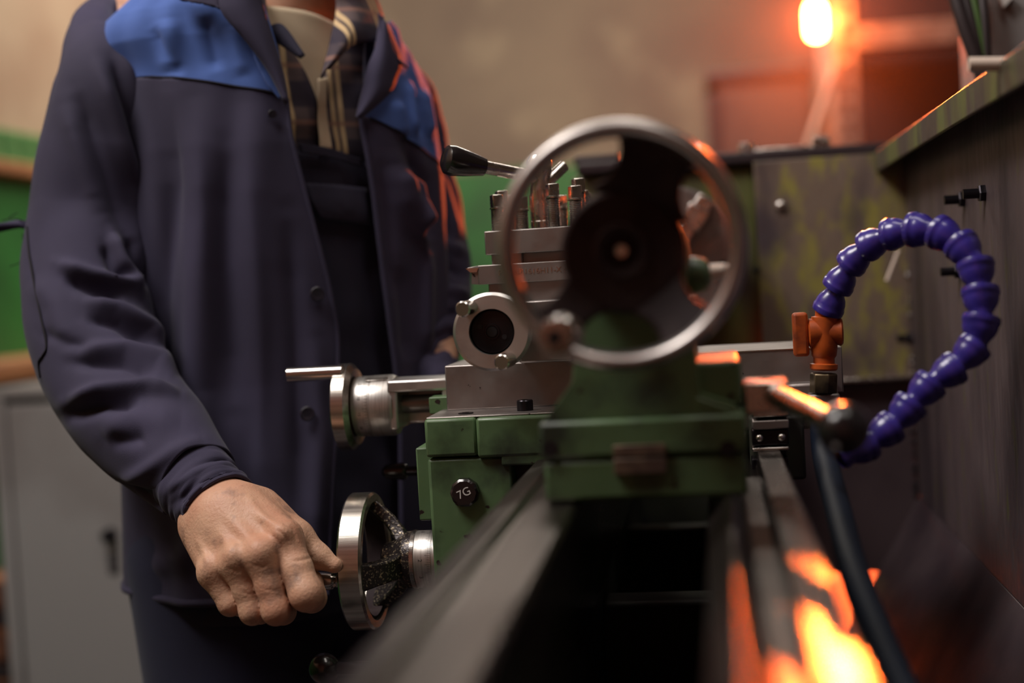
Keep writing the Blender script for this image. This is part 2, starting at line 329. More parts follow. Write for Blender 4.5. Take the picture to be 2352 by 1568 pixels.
# side lug on the rear side, lit along its edges
lx0, lx1, lz0, lz1 = fb(1608, 1704, 828, 940, YT+0.02)
MB().prism([(lx0-0.01, 0, lz1), (lx1, 0, lz1), (lx1, 0, lz1-0.032), (lx0-0.01, 0, lz0+0.008)], YA, YT+0.016, YT+0.14).build('side_lug', 'green_paint', ts, bevel=0.003, segs=3)
MB().prism([(lx0-0.004, 0, lz0+0.012), (lx1+0.001, 0, lz0-0.001), (lx1+0.001, 0, lz0-0.006), (lx0-0.004, 0, lz0-0.006)], YA, YT+0.003, YT+0.15).build('side_rib', 'green_paint', ts, bevel=0.003, segs=3)
# clamp lever with a black ball
q0 = P(1712, 895, YT+0.06); q1 = P(1812, 905, YT+0.06)
MB().box(q0[0]-0.002, q1[0], YT+0.04, YT+0.09, q1[2]-0.012, q1[2]+0.011).build('clamp_block', 'steel', ts, bevel=0.002)
a = P(1775, 905, YT+0.045); b = P(1905, 968, YT-0.085)
cl_ = MB().cyl(a, b, 0.0075, 24, bev=0.001).build('clamp_lever', 'steel', ts)
MB().sphere(P(1938, 986, YT-0.10), 0.0165, 32, 20).build('lever_ball', 'black_plastic', cl_)
# quill lock
g = P(1597, 632, YT+0.05)
ql = MB().lathe(g+np.array([-0.012, 0, 0]), XA, [(0, 0.009), (0.004, 0.0125), (0.012, 0.0135), (0.02, 0.011), (0.023, 0.006)], 28).build('quill_lock', 'green_paint', ts)
MB().cyl(g+np.array([0.009, 0, 0.001]), g+np.array([0.026, 0.0, 0.004]), 0.0065, 20, r1=0.003).build('lock_lever', 'cream_lever', ql)
# handwheel: rim, hub, three webs, crank handle
WR = 0.072
wc = np.array([P(1425, 565, YW)[0], YW, P(1425, 563, YW)[2]])
hw = MB().ring(wc, YA, [(0.0135*math.sin(t)+0.006*0, WR+0.0062*math.cos(t)) for t in np.linspace(0, 2*math.pi, 17)[:-1]], 96).build('handwheel_rim', 'steel_satin', ts, ang=60)
hc = np.array([AX, YW+0.014, AZ])
hub = MB().lathe(hc, YA, [(0, 0.004), (0.001, 0.0045), (0.002, 0.011), (-0.004, 0.012), (-0.005, 0.016), (-0.001, 0.018), (0.0, 0.036), (0.004, 0.039), (0.018, 0.0405), (0.045, 0.037)], 64).build('handwheel_hub', 'cast_iron_dark', ts)
MB().lathe(hc+YA*-0.005, YA, [(0, 0.001), (-0.0005, 0.0035), (0.004, 0.0045)], 24).build('hub_nut', 'steel_bright', hub)
for dg, wd in ((66, 0.021), (228, 0.013), (306, 0.015)):
    th = math.radians(dg); rd = np.array([math.cos(th), 0, math.sin(th)]); td = np.array([-math.sin(th), 0, math.cos(th)])
    outer = wc+rd*(WR-0.002)
    web = MB(); ns = 7; vs = []; fs = []
    for i in range(ns):
        t = i/(ns-1); c = hc+rd*0.030*(1-t)+(outer-hc)*t+(YA*0.012*(1-t))
        w = wd*(1.0+0.65*(2*t-1)**2*(1 if t < 0.5 else 0.75)); th_ = 0.008
        for sy, sw in ((-1, -1), (-1, 1), (1, 1), (1, -1)): vs.append(c+td*w*sw+YA*th_*sy)
    for i in range(ns-1):
        for k in range(4): fs.append((i*4+k, i*4+(k+1) % 4, (i+1)*4+(k+1) % 4, (i+1)*4+k))
    fs += [(3, 2, 1, 0), tuple((ns-1)*4+k for k in range(4))]
    web.add(vs, fs).build('wheel_spoke', 'cast_iron_dark', hub, bevel=0.003)
bk = P(1290, 768, YW-0.002); 
hn = MB().lathe(bk+YA*0.006, -YA, [(-0.014, 0.010), (0, 0.0135), (0.004, 0.0135), (0.006, 0.010), (0.008, 0.0085), (0.040, 0.0115), (0.046, 0.0105), (0.047, 0.005)], 40).build('crank_handle', 'steel', ts)
MB().lathe(bk+YA*-0.0415, -YA, [(0, 0.0052), (0.001, 0.0052)], 6).build('hex_socket', 'dark_bore', hn)
# ================================================================ CARRIAGE : saddle, apron, cross slide
ca = thing('carriage', (-0.1, 1.35, BZ-0.18), 'green lathe carriage with saddle, apron and two steel handwheels', 'lathe carriage')
sx0, sx1, sz0, sz1 = fb(974, 1237, 958, 1047, YS)
xm = P(1094, 1000, YS)[0]
rear = P(1855, 1000, YS)[0]
sad = MB(); sad.box(sx0, xm, YS+0.0025, YS+0.30, sz0, sz1); 
sado = sad.build('saddle', 'green_paint', ca, bevel=0.003)
MB().box(xm, sx1+0.03, YS, YS+0.298, sz0-0.002, sz1-0.0005).build('saddle_wing', 'green_paint', sado, bevel=0.003)
MB().box(sx1-0.035, sx1+0.05, YS+0.001, YS+0.298, sz0-0.010, sz0+0.002).build('way_wiper', 'green_paint', sado, bevel=0.002)
MB().box(sx1+0.005, sx1+0.03, YS-0.004, YS+0.001, sz0, sz1-0.014).build('wiper_plate', 'black_bolt', sado, bevel=0.001)
MB().box(sx1+0.03, rear, YS+0.03, YS+0.27, BZ+0.012, sz1-0.001).build('bridge', 'steel_dull', sado, bevel=0.003)
MB().box(sx0+0.0015, sx1+0.03, YS+0.006, YS+0.296, sz1-0.0006, sz1+0.0012).build('ground_top', 'steel_dull', sado, bevel=0.0008)
for px, py, Y, r, hh in ((1207, 952, YS+0.035, 0.0075, 0.010), (1070, 950, YS+0.03, 0.007, 0.0012)):
    c = P(px, py, Y); MB().lathe((c[0], Y, sz1+0.001), ZA, [(0, r), (hh*0.9, r), (hh, r*0.9), (hh, r*0.5), (hh*0.5, r*0.5), (hh*0.5, 0.0001)], 28).build('cap_screw', 'black_bolt', sado)
# rear wiper blocks over the rear way
for (py0, py1, m_, nm) in ((942, 956, 'steel_bright', 'wiper_strip'), (964, 984, 'steel_dull', 'wiper_strip'), (986, 1022, 'black_bolt', 'wiper_block'), (1026, 1034, 'steel', 'wiper_strip'), (1052, 1092, 'black_bolt', 'wiper_block')):
    a0, a1, c0, c1 = fb(1728, 1812, py0, py1, YS-0.02)
    yy = YS-0.02 if 'block' in nm else YS-0.024
    o_ = MB().box(a0, a1, yy, YS+0.05, c0, c1).build(nm, m_, sado, bevel=0.001)
    if 'block' in nm:
        for s_ in (0.2, 0.8):
            MB().sphere((a0+(a1-a0)*s_, yy-0.001, (c0+c1)/2), 0.0035, 16, 10).build('screw_head', 'steel', o_)
b0, b1, d0, d1 = fb(1724, 1850, 955, 1120, YS+0.004)
MB().box(b0, b1, YS+0.004, YS+0.29, BZ-0.03, d1).build('rear_gib', 'bed_casting', sado, bevel=0.003)
# apron
ax0 = P(985, 1120, YS+0.005)[0]; ax1 = P(1177, 1110, YS+0.005)[0]; az0 = P(1000, 1420, YS)[2]
apr = MB().box(ax0, ax1, YS+0.005, YS+0.28, az0, sz0-0.0015).build('apron', 'green_paint', ca, bevel=0.003)
MB().box(ax1-0.001, ax1+0.02, YS+0.03, YS+0.25, az0, sz0-0.004).build('apron_back', 'dark_bore', apr)
e0, e1, g0, g1 = fb(963, 985, 1026, 1192, YS+0.03)
MB().box(e0, ax0+0.001, YS+0.022, YS+0.26, g0, g1).build('cover_plate', 'green_paint', apr, bevel=0.0015)
kn = P(1066, 1132, YS-0.002)
kb = MB().lathe((kn[0], YS+0.005, kn[2]), -YA, [(0, 0.0135), (0.001, 0.0135), (0.006, 0.0130), (0.0078, 0.011), (0.0078, 0.0001)], 10).build('oil_plug', 'black_plastic', apr, ang=25)
Mx = Matrix(((0.80, 0.6, 0, kn[0]), (0, 0, -1, YS-0.0029), (-0.6, 0.80, 0, kn[2]), (0, 0, 0, 1)))
text_mesh('plug_lettering', '7G', 0.0105, Mx @ Matrix.Rotation(math.radians(60), 4, 'Z'), 'white_print', kb, 0.0002)
# feed lever with dark ball, seen behind the apron
c0 = P(975, 1080, YS+0.16)
fl = MB().cyl(c0+XA*0.03, c0-XA*0.03, 0.005, 16).build('feed_lever', 'black_bolt', apr)
MB().lathe(c0-XA*0.018, -XA, [(0, 0.007), (0.004, 0.009), (0.022, 0.0075), (0.026, 0.003)], 24).build('lever_grip', 'black_plastic', fl)
c0 = P(745, 1535, YS-0.03)
fl = MB().cyl(c0+XA*0.13, c0, 0.006, 16).build('feed_lever', 'black_bolt', apr)
MB().sphere(c0, 0.014, 24, 16).build('lever_grip', 'black_plastic', fl)
# carriage handwheel (axis along X), dished towards the operator
ya = YS+0.055
hcW = P(950, 1284, ya); hcW[1] = ya
xr1 = P(832, 1290, ya-0.055)[0]     # rim face towards the apron
R_ = 0.0645; rw = 0.0225
rim = MB().ring((xr1-rw, ya, hcW[2]), XA, [(0, R_-0.011), (0, R_-0.002), (0.002, R_), (rw-0.002, R_), (rw, R_-0.002), (rw, R_-0.009), (rw-0.004, R_-0.011)], 96).build('handwheel_rim', 'steel_brushed', ca, ang=30)
MB().ring((xr1-rw+0.001, ya, hcW[2]), XA, [(0, R_-0.013), (0, R_-0.0108), (rw-0.004, R_-0.0108), (rw-0.003, R_-0.013)], 96).build('rim_lining', 'cast_iron_dark', rim)
xh0 = P(938, 1285, ya)[0]; xh1 = ax0
hub = MB().lathe((xh0-0.024, ya, hcW[2]), XA, [(0, 0.012), (0.002, 0.016), (0.012, 0.019), (0.020, 0.0245), (0.024, 0.0265), (0.030, 0.0268)], 48).build('handwheel_hub', 'cast_iron_oily_glints', ca)
dl = MB()
n_ = 110
for k in range(n_):
    th = 2*math.pi*k/n_; rd = np.array([0, math.cos(th), math.sin(th)]); td = np.array([0, -math.sin(th), math.cos(th)])
    dl.obox(np.array([xh0+0.0078, ya, hcW[2]])+rd*0.0268, XA, rd, td, 0.0018, 0.0006, 0.00042)
dl.lathe((xh0+0.006, ya, hcW[2]), XA, [(0, 0.0262), (0.0036, 0.0262)], 64)
dl.build('knurled_ring', 'steel', hub)
dial = MB().lathe((xh0+0.0096, ya, hcW[2]), XA, [(0, 0.0262), (0.001, 0.0268), (0.0165, 0.0268), (0.0168, 0.0262), (0.0175, 0.0262), (0.018, 0.0266), (max(0.03, xh1-xh0+0.002-0.0096), 0.0266)], 64).build('graduated_dial', 'dial_steel', ca)
tk = MB()
for k in range(100):
    th = 2*math.pi*k/100; rd = np.array([0, math.cos(th), math.sin(th)]); td = np.array([0, -math.sin(th), math.cos(th)]); L_ = 0.0032 if k % 5 else 0.0052
    tk.obox(np.array([xh0+0.0262-L_/2, ya, hcW[2]])+rd*0.02682, XA, rd, td, L_/2, 0.00006, 0.00011)
tk.build('dial_marks', 'ink_black', dial)
for k in range(10):
    th = math.radians(36*k+100); rd = np.array([0, math.cos(th), math.sin(th)]); td = np.array([0, -math.sin(th), math.cos(th)])
    c = np.array([xh0+0.0165, ya, hcW[2]])+rd*0.02685
    M_ = Matrix(((0, 1, 0, c[0]), (td[1], 0, rd[1], c[1]), (td[2], 0, rd[2], c[2]), (0, 0, 0, 1)))
    text_mesh('dial_number', str(k), 0.0052, M_, 'ink_black', dial, 0.00005)
for dg in (66, 186, 306):       # spokes: angle in the Y-Z plane, 180 = towards the viewer
    th = math.radians(dg); rd = np.array([0, math.cos(th), math.sin(th)]); td = np.array([0, -math.sin(th), math.cos(th)])
    A_ = np.array([xh0-0.004, ya, hcW[2]])+rd*0.014; B_ = np.array([xr1-rw*0.45, ya, hcW[2]])+rd*(R_-0.008)
    vs = []; fs = []; ns = 8
    for i in range(ns):
        t = i/(ns-1); c = A_*(1-t)+B_*t+XA*0.006*math.sin(math.pi*t); w = 0.0135-0.003*math.sin(math.pi*t); tx = 0.0075
        for sx_, sw in ((-1, -1), (-1, 1), (1, 1), (1, -1)): vs.append(c+td*w*sw+(XA*0.75+rd*0.4)*tx*sx_)
    for i in range(ns-1):
        for k in range(4): fs.append((i*4+k, i*4+(k+1) % 4, (i+1)*4+(k+1) % 4, (i+1)*4+k))
    fs += [(3, 2, 1, 0), tuple((ns-1)*4+k for k in range(4))]
    MB().add(vs, fs).build('wheel_spoke', 'cast_iron_oily_glints', hub, bevel=0.002)
# crank handle on the rim, gripped by the hand
HY = ya-0.051; HZ = P(762, 1334, HY)[2]; HX1 = xr1-rw
ck = MB().lathe((HX1+0.004, HY, HZ), -XA, [(0, 0.006), (0.0075, 0.006), (0.008, 0.0045)], 6).build('crank_nut', 'steel', ca)
MB().lathe((HX1-0.003, HY, HZ), -XA, [(0, 0.0050), (0.002, 0.0062), (0.003, 0.0068), (0.004, 0.0062), (0.0045, 0.0075), (0.012, 0.0085), (0.06, 0.0105), (0.092, 0.0105), (0.1, 0.007), (0.102, 0.001)], 32).build('crank_handle', 'steel_bright', ck)
# cross slide: long block across the bed
zs0 = sz1+0.0012
YX = YS+0.07
u0 = P(1023, 880, YX)[0]; u1 = P(1936, 850, YX)[0]; zs1 = P(1130, 835, YX)[2]
xs = MB().box(u0, u1, YX, YX+0.135, zs0, zs1).build('cross_slide', 'steel_dull', ca, bevel=0.0012)
MB().box(u0-0.02, u1-0.10, YX+0.015, YX+0.12, zs0-0.004, zs0+0.012).build('dovetail', 'green_paint', xs, bevel=0.001)
MB().box(u1-0.21, u1-0.004, YX-0.0006, YX+0.001, zs1-0.0008, zs1+0.0001).build('bright_edge', 'steel_bright', xs)
# cross-feed handwheel with dial and bracket
yb = YX+0.065
cz_ = P(850, 932, yb)[2]; c_ = lambda px, dy=0: P(px, 932, yb-dy)[0]
br0, br1 = c_(905), u0+0.004
br = MB()
br.obox(((br0+br1)/2, yb, cz_+0.020), XA, YA, ZA, (br1-br0)/2, 0.028, 0.006)
br.obox(((br0+br1)/2, yb+0.026, cz_), XA, YA, ZA, (br1-br0)/2, 0.004, 0.022)
br.obox((br1-0.008, yb, cz_+0.004), XA, YA, ZA, 0.008, 0.027, 0.018)
br.obox((br0+0.005, yb, cz_), XA, YA, ZA, 0.005, 0.027, 0.023)
br.build('screw_bracket', 'cast_alu', ca, bevel=0.0025)
MB().cyl((br0, yb, cz_), (br1, yb, cz_), 0.009, 24).build('feed_screw', 'steel_dull', ca)
dx0 = c_(822)
wh = MB().lathe((dx0, yb, cz_), XA, [(0, 0.0295), (0.001, 0.030), ((br0-dx0)*0.45, 0.0302), ((br0-dx0)*0.46, 0.0297), ((br0-dx0)*0.48, 0.0297), ((br0-dx0)*0.5, 0.0304), (br0-dx0, 0.0306), (br0-dx0+0.004, 0.029), (br0-dx0+0.004, 0.012)], 72).build('graduated_dial', 'dial_steel', ca, ang=30)
tk = MB()
for k in range(60):
    th = 2*math.pi*k/60; rd = np.array([0, math.cos(th), math.sin(th)]); td = np.array([0, -math.sin(th), math.cos(th)]); L_ = 0.003 if k % 5 else 0.0048
    tk.obox(np.array([dx0+(br0-dx0)*0.44-L_/2, yb, cz_])+rd*0.03022, XA, rd, td, L_/2, 0.00006, 0.00012)
tk.build('dial_marks', 'ink_black', wh)
for k in range(12):
    th = math.radians(30*k+100); rd = np.array([0, math.cos(th), math.sin(th)]); td = np.array([0, -math.sin(th), math.cos(th)])
    c = np.array([dx0+(br0-dx0)*0.22, yb, cz_])+rd*0.0302
    M_ = Matrix(((0, 1, 0, c[0]), (td[1], 0, rd[1], c[1]), (td[2], 0, rd[2], c[2]), (0, 0, 0, 1)))
    text_mesh('dial_number', str(k*5), 0.0042, M_, 'ink_black', wh, 0.00005)
th = math.radians(118); rd = np.array([0, math.cos(th), math.sin(th)]); td = np.array([0, -math.sin(th), math.cos(th)])
MB().obox(np.array([(dx0+br0)/2+0.006, yb, cz_])+rd*0.0308, XA, rd, td, 0.011, 0.0008, 0.003).build('index_tab', 'steel', wh, bevel=0.0003)
rx0 = P(763, 930, yb-0.03)[0]
wr = MB().lathe((rx0, yb, cz_), XA, [(0, 0.02), (0, 0.042), (0.0015, 0.0435), (0.0135, 0.0435), (0.015, 0.042), (0.018, 0.038), (dx0-rx0-0.002, 0.0315), (dx0-rx0-0.002, 0.01)], 80).build('cross_feed_handwheel', 'steel_brushed', ca, ang=30)
hq = P(776, 855, yb-0.02); MB().cyl((hq[0]+0.006, hq[1], hq[2]), (P(659, 855, yb-0.02)[0], hq[1], hq[2]), 0.0076, 28, bev=0.0012).build('crank_handle', 'steel_bright', wr)
# ================================================================ COMPOUND SLIDE, TOOL POST
tp = thing('compound_slide', (AX-0.06, 1.36, zs1), 'steel compound slide with a pale two-pin crank disc facing the viewer', 'tool slide')
YP = 1.30
v0, v1, w0, w1 = fb(1140, 1312, 690, 838, YP)
MB().box(v0+0.02, v1, YP, YP+0.15, zs1, w1).build('slide_body', 'steel_dull', tp, bevel=0.002)
MB().lathe((AX-0.085, YP+0.075, zs1), ZA, [(0, 0.052), (0.010, 0.052), (0.012, 0.050)], 56).build('swivel_base', 'steel_dull', tp)
YD = 1.215
dc = P(1129, 762, YD); dr = 92/FPX*YD
dk = MB().ring(dc, YA, [(0, 0.0200), (0, dr-0.0025), (0.002, dr), (0.011, dr), (0.013, dr-0.002), (0.013, 0.0195)], 80).build('crank_disc', 'cast_alu', tp, ang=30)
MB().lathe(dc+YA*0.003, YA, [(0, 0.0001), (0.0, 0.0045), (-0.0008, 0.0052), (-0.0008, 0.0068), (0.0005, 0.0072), (0.001, 0.0165), (0.0015, 0.0185), (0.004, 0.019), (0.005, 0.0202), (0.012, 0.0202)], 56).build('hub_insert', 'black_bolt', dk, ang=25)
MB().lathe(dc+YA*0.0015, YA, [(0, 0.0046), (0.003, 0.0046)], 24).build('centre_bore', 'dark_bore', dk)
for s_ in (-1, 1):
    MB().lathe(dc+np.array([s_*0.0105, 0.0028, -s_*0.005]), YA, [(0, 0.0022), (0.003, 0.0022)], 16).build('pin_hole', 'dark_bore', dk)
for px, py in ((1062, 710), (1152, 832)):
    c = P(px, py, YD-0.022); b_ = P(px, py, YD)
    MB().cyl(c, np.array([c[0]+0.004, YD+0.004, c[2]+0.001]), 0.0068, 24, bev=0.001, r1=0.0064).build('crank_pin', 'steel_bright', dk)
MB().cyl(dc+YA*0.012, (dc[0]+0.004, YP+0.002, dc[2]), 0.017, 32).build('screw_bearing', 'steel_dull', tp)
post = thing('tool_post', (AX-0.09, 1.38, w1), 'four-way steel tool post bristling with square-headed clamp screws', 'tool post')
YQ = 1.335
T0 = P(1243, 700, YQ)
rot = math.radians(-2.0)
ex = np.array([math.cos(rot), math.sin(rot), 0]); ey = np.array([-math.sin(rot), math.cos(rot), 0])
tw = (P(1362, 560, YQ)[0]-P(1124, 560, YQ)[0])/2
tc0 = np.array([T0[0], YQ+tw, 0])
def tbox(name, m, py0, py1, hx, hy, par, bev=0.001, dx=0, dy=0):
    zt_, zb_ = P(1243, py0, YQ)[2], P(1243, py1, YQ)[2]
    return MB().obox(tc0+ex*dx+ey*dy+ZA*(zt_+zb_)/2, ex, ey, ZA, hx, hy, (zt_-zb_)/2).build(name, m, par, bevel=bev)
tbox('base_plate', 'steel_dull', 644, 690, tw*0.98, tw*0.98, post)
tbox('core', 'steel_dull', 570, 650, tw*0.62, tw*0.62, post)
tbox('top_plate', 'steel_dull', 523, 578, tw, tw, post)
tbox('side_wall', 'steel_dull', 570, 606, tw*0.30, tw*0.8, post, dx=-tw*0.62)
zt_ = P(1243, 523, YQ)[2]
scr = None
spos = [(-0.80, -0.80), (-0.30, -0.80), (0.36, -0.80), (0.82, -0.80), (-0.80, -0.2), (-0.80, 0.4), (-0.8, 0.85), (0.82, -0.2), (0.82, 0.4), (0.82, 0.85), (-0.25, 0.85), (0.3, 0.85)]
hts = [0.030, 0.024, 0.039, 0.034, 0.036, 0.030, 0.034, 0.046, 0.032, 0.03, 0.034, 0.03]
for (sx_, sy_), ht in zip(spos, hts):
    c = tc0+ex*tw*sx_*0.95+ey*tw*sy_*0.95; c[2] = zt_
    sm = MB(); pr = [(-0.004, 0.0062)]; nt_ = int(ht*0.72/0.0017)
    for k in range(nt_): z_ = k*0.0017; pr += [(z_, 0.0056), (z_+0.00085, 0.0066)]
    zz = nt_*0.0017; pr += [(zz, 0.0056), (zz+0.0004, 0.0072), (zz+0.0016, 0.0072), (zz+0.002, 0.006)]
    sm.lathe(c, ZA, pr, 24)
    so = sm.build('clamp_screw', 'steel', post, ang=25)
    MB().obox(c+ZA*(zz+0.002+0.006), (0.9, 0.43, 0), (-0.43, 0.9, 0), ZA, 0.0054, 0.0054, 0.0062).build('square_head', 'steel', so, bevel=0.0011)
MB().lathe((tc0[0], tc0[1], zt_), ZA, [(0, 0.0115), (0.008, 0.0115), (0.0085, 0.0108), (0.040, 0.0105), (0.048, 0.009), (0.056, 0.012), (0.066, 0.0125), (0.072, 0.009), (0.073, 0.001)], 40).build('centre_post', 'steel', post)
l1 = P(1060, 368, 1.33); l0 = np.array([tc0[0], tc0[1], zt_+0.050])
la = P(1110, 383, 1.345)
lv = MB().cyl(l0, la, 0.0062, 24).build('clamp_lever', 'steel', post)
d_ = unit(P(1006, 362, 1.32)-la)
MB().lathe(la-d_*0.002, d_, [(0, 0.0065), (0.001, 0.0085), (0.020, 0.0125), (0.034, 0.0145), (0.040, 0.0135), (0.0425, 0.010), (0.043, 0.001)], 36).build('lever_grip', 'black_plastic', lv)
MB().cyl(l0+ZA*-0.01, l0+np.array([0.022, 0.02, 0.012]), 0.006, 16).build('locking_arm', 'steel', post)
# turning tools lie in the slots of the post: things of their own
zt1, zb1 = P(1200, 604, YQ)[2], P(1200, 648, YQ)[2]
t1 = thing('turning_tool', (P(1190, 625, YQ)[0], YQ, zb1), 'flat grey turning tool with small carbide tip jutting left from the tool post', 'cutting tool')
xl, xt = P(1100, 630, YQ)[0], P(1080, 630, YQ)[0]
MB().box(xl, P(1345, 625, YQ)[0], YQ-0.004, YQ+0.016, zb1, zt1).build('shank', 'steel_dull', t1, bevel=0.0006)
MB().prism([(xl, 0, zt1), (xt-0.002, 0, zt1-0.0015), (xt+0.002, 0, zt1-0.007), (xt+0.001, 0, zb1+0.001), (xl, 0, zb1)], YA, YQ-0.003, YQ+0.014).build('tool_nose', 'steel_dull', t1, bevel=0.0004)
MB().prism([(xt-0.0035, 0, zt1-0.002), (xt+0.009, 0, zt1-0.002), (xt+0.007, 0, zt1-0.006), (xt+0.001, 0, zt1-0.006)], YA, YQ-0.0045, YQ+0.005).build('carbide_tip', 'steel_bright', t1)
text_mesh('stamped_code', 'PTGNR1616H11-X :', 0.0075, Matrix(((1, 0, 0, P(1222, 626, YQ-.004)[0]), (0, 0, -1, YQ-0.0042), (0, 1, 0, (zt1+zb1)/2+0.001), (0, 0, 0, 1))), 'steel', t1, 0.0001)
# ================================================================ SPLASH GUARD
YG = 1.93
XG = P(2092, 700, YG)[0]
gd = thing('splash_guard', (XG, 1.5, 0.0), 'worn sheet-metal splash guard standing behind the lathe bed', 'machine guard')
gz1 = P(1870, 362, YG)[2]; gzs = P(2020, 866, YG)[2]; gzb = P(2130, 1140, YG)[2]
gx0 = P(1740, 560, YG)[0]
MB().box(gx0, XG, YG, YG+0.004, gzs, gz1).build('end_panel', 'guard_worn', gd, bevel=0.001)
MB().box(hx1-0.03, XG, YG+0.012, YG+0.016, gzb-0.10, gzs+0.002).build('lower_end_panel', 'guard_dark', gd)
MB().box(P(1760, 870, YG)[0], XG, YG-0.012, YG+0.012, gzs-0.004, gzs+0.001).build('panel_ledge', 'steel', gd, bevel=0.001)
MB().box(XG, XG+0.004, 0.55, YG+0.004, gzb, gz1).build('rear_panel', 'guard_rear', gd, bevel=0.001)
lxp = P(2010, 368, YG)[0]; lz1 = P(2010, 348, YG)[2]; lz0 = P(2010, 395, YG)[2]
MB().box(lxp, lxp+0.004, 0.55, YG, lz0, lz1).build('lip_fascia', 'green_paint_grimy', gd, bevel=0.0015)
MB().box(lxp+0.004, XG+0.004, 0.55, YG, lz1-0.004, lz1).build('lip_top', 'guard_dark', gd, bevel=0.001)
# sloping chute below the rear panel
sa = np.array([XG, 0, gzb]); sb = P(2008, 1335, YG); sb[1] = 0
dvec = unit(sb-sa); nrm = np.array([-dvec[2], 0, dvec[0]])*0.004
if nrm[2] > 0: nrm = -nrm
se = sa+dvec*0.26
MB().prism([sa, se, se+nrm, sa+nrm], YA, 0.55, YG+0.01).build('chute_plate', 'guard_dark', gd, bevel=0.001)
for px, py, ang in ((2215, 457, 0), (2262, 443, 0), (2205, 622, 0), (2095, 775, 1)):
    d = ray(px, py); c = CAM+d*(XG/d[0])
    b = MB(); hexbolt(b, (XG, c[1], c[2]), -XA, 0.0085, 0.006, 0.0048, 0.014)
    b.build('bolt', 'black_bolt', gd)
for px, py in ((1794, 473), (1737, 620)):
    c = P(px, py, YG-0.004); MB().sphere((c[0], YG-0.002, c[2]), 0.0075 if px > 1750 else 0.005, 20, 12, (1, 0.6, 1)).build('screw_head', 'steel' if px > 1750 else 'dark_bore', gd)
# weld seam dots down the corner
for k in range(22):
    z = gzs-0.01+(gz1-gzs)*0.55*k/22+random.uniform(-.004, .004)
    if random.random() < 0.5: MB().sphere((XG-0.002, YG-0.002, z), random.uniform(0.0015, 0.0035), 8, 6).build('weld_bead', 'steel_dull', gd)
for k in range(16):
    z = gzb+(gzs-gzb)*k/16+random.uniform(-.006, .006)
    MB().sphere((XG-0.003, YG+0.008, z), random.uniform(0.002, 0.0045), 8, 6).build('weld_bead', 'black_bolt', gd)
rt = MB().cyl(P(2064, 574, YG-0.10), P(2036, 646, YG-0.12), 0.0022, 10).build('wire_rod', 'cream_lever'); tag(rt, 'thin pale wire rod hanging inside the loop of the purple hose', 'rod')
# ================================================================ COOLANT VALVE AND HOSE
YV = 1.285
cv = thing('coolant_valve', P(1893, 905, YV), 'small orange plastic coolant tap on a brass hex fitting at the slide end', 'valve')
def vpt(px, py): return P(px, py, YV)
up = unit(vpt(1895, 700)-vpt(1891, 900)); s2 = YV/FPX
b0 = vpt(1893, 770)
MB().lathe(vpt(1892, 850), up, [(0, 28*s2), (4*s2, 31*s2), (14*s2, 31*s2), (16*s2, 24*s2), (28*s2, 24*s2), (34*s2, 28*s2), (60*s2, 30*s2), (120*s2, 30*s2), (122*s2, 22*s2), (142*s2, 21*s2), (148*s2, 16*s2)], 40).build('valve_body', 'orange_plastic', cv, ang=30)
MB().lathe(vpt(1856, 765), XA, [(0, 26*s2), (3*s2, 33*s2), (18*s2, 32*s2), (30*s2, 29*s2), (60*s2, 29*s2), (72*s2, 32*s2), (76*s2, 28*s2)], 40).build('valve_barrel', 'orange_plastic', cv, ang=30)
hm = MB().box(vpt(1820, 765)[0], vpt(1856, 765)[0], YV-0.009, YV+0.004, vpt(1838, 818)[2], vpt(1838, 717)[2]).build('tap_handle', 'orange_plastic', cv, bevel=0.003, segs=3)
hxm = MB(); hxm.lathe(vpt(1891, 902), up, [(0, 29*s2), (3*s2, 31*s2), (42*s2, 31*s2), (45*s2, 28*s2)], 6, a0=0.3); hxm.build('hex_fitting', 'brass_tarnished', cv, bevel=0.0006)
MB().obox(vpt(1893, 925)+YA*0.012, XA, YA, ZA, 34*s2, 0.02, 22*s2).build('mounting_block', 'steel_dull', cv, bevel=0.002)
sup = MB().box(P(1800, 900, 1.30)[0], P(1925, 900, 1.30)[0], 1.30, YX+0.10, P(1860, 985, 1.30)[2], zs0+0.012).build('carriage_arm', 'steel_dull', cv, bevel=0.003)
hs = thing('coolant_hose', P(1901, 715, YV), 'looping segmented purple coolant hose of bead-shaped links', 'hose')
hp = [(1899, 722, YV), (1903, 703, YV), (1930, 645, 1.275), (1966, 589, 1.265), (2015, 550, 1.25), (2071, 531, 1.235), (2127, 525, 1.22), (2185, 545, 1.205), (2233, 587, 1.19), (2250, 653, 1.18), (2256, 725, 1.17), (2243, 792, 1.165), (2198, 842, 1.16), (2138, 880, 1.155), (2096, 925, 1.15), (2062, 968, 1.145), (2020, 1000, 1.14), (1978, 1028, 1.135), (1950, 1045, 1.13)]
pw = np.array([P(*q) for q in hp])
S_ = np.concatenate([[0], np.cumsum(np.linalg.norm(np.diff(pw, axis=0), axis=1))])
dense = spline(pw, 800); SL = np.concatenate([[0], np.cumsum(np.linalg.norm(np.diff(dense, axis=0), axis=1))])
nb = 17; step = SL[-1]/nb
bead = None
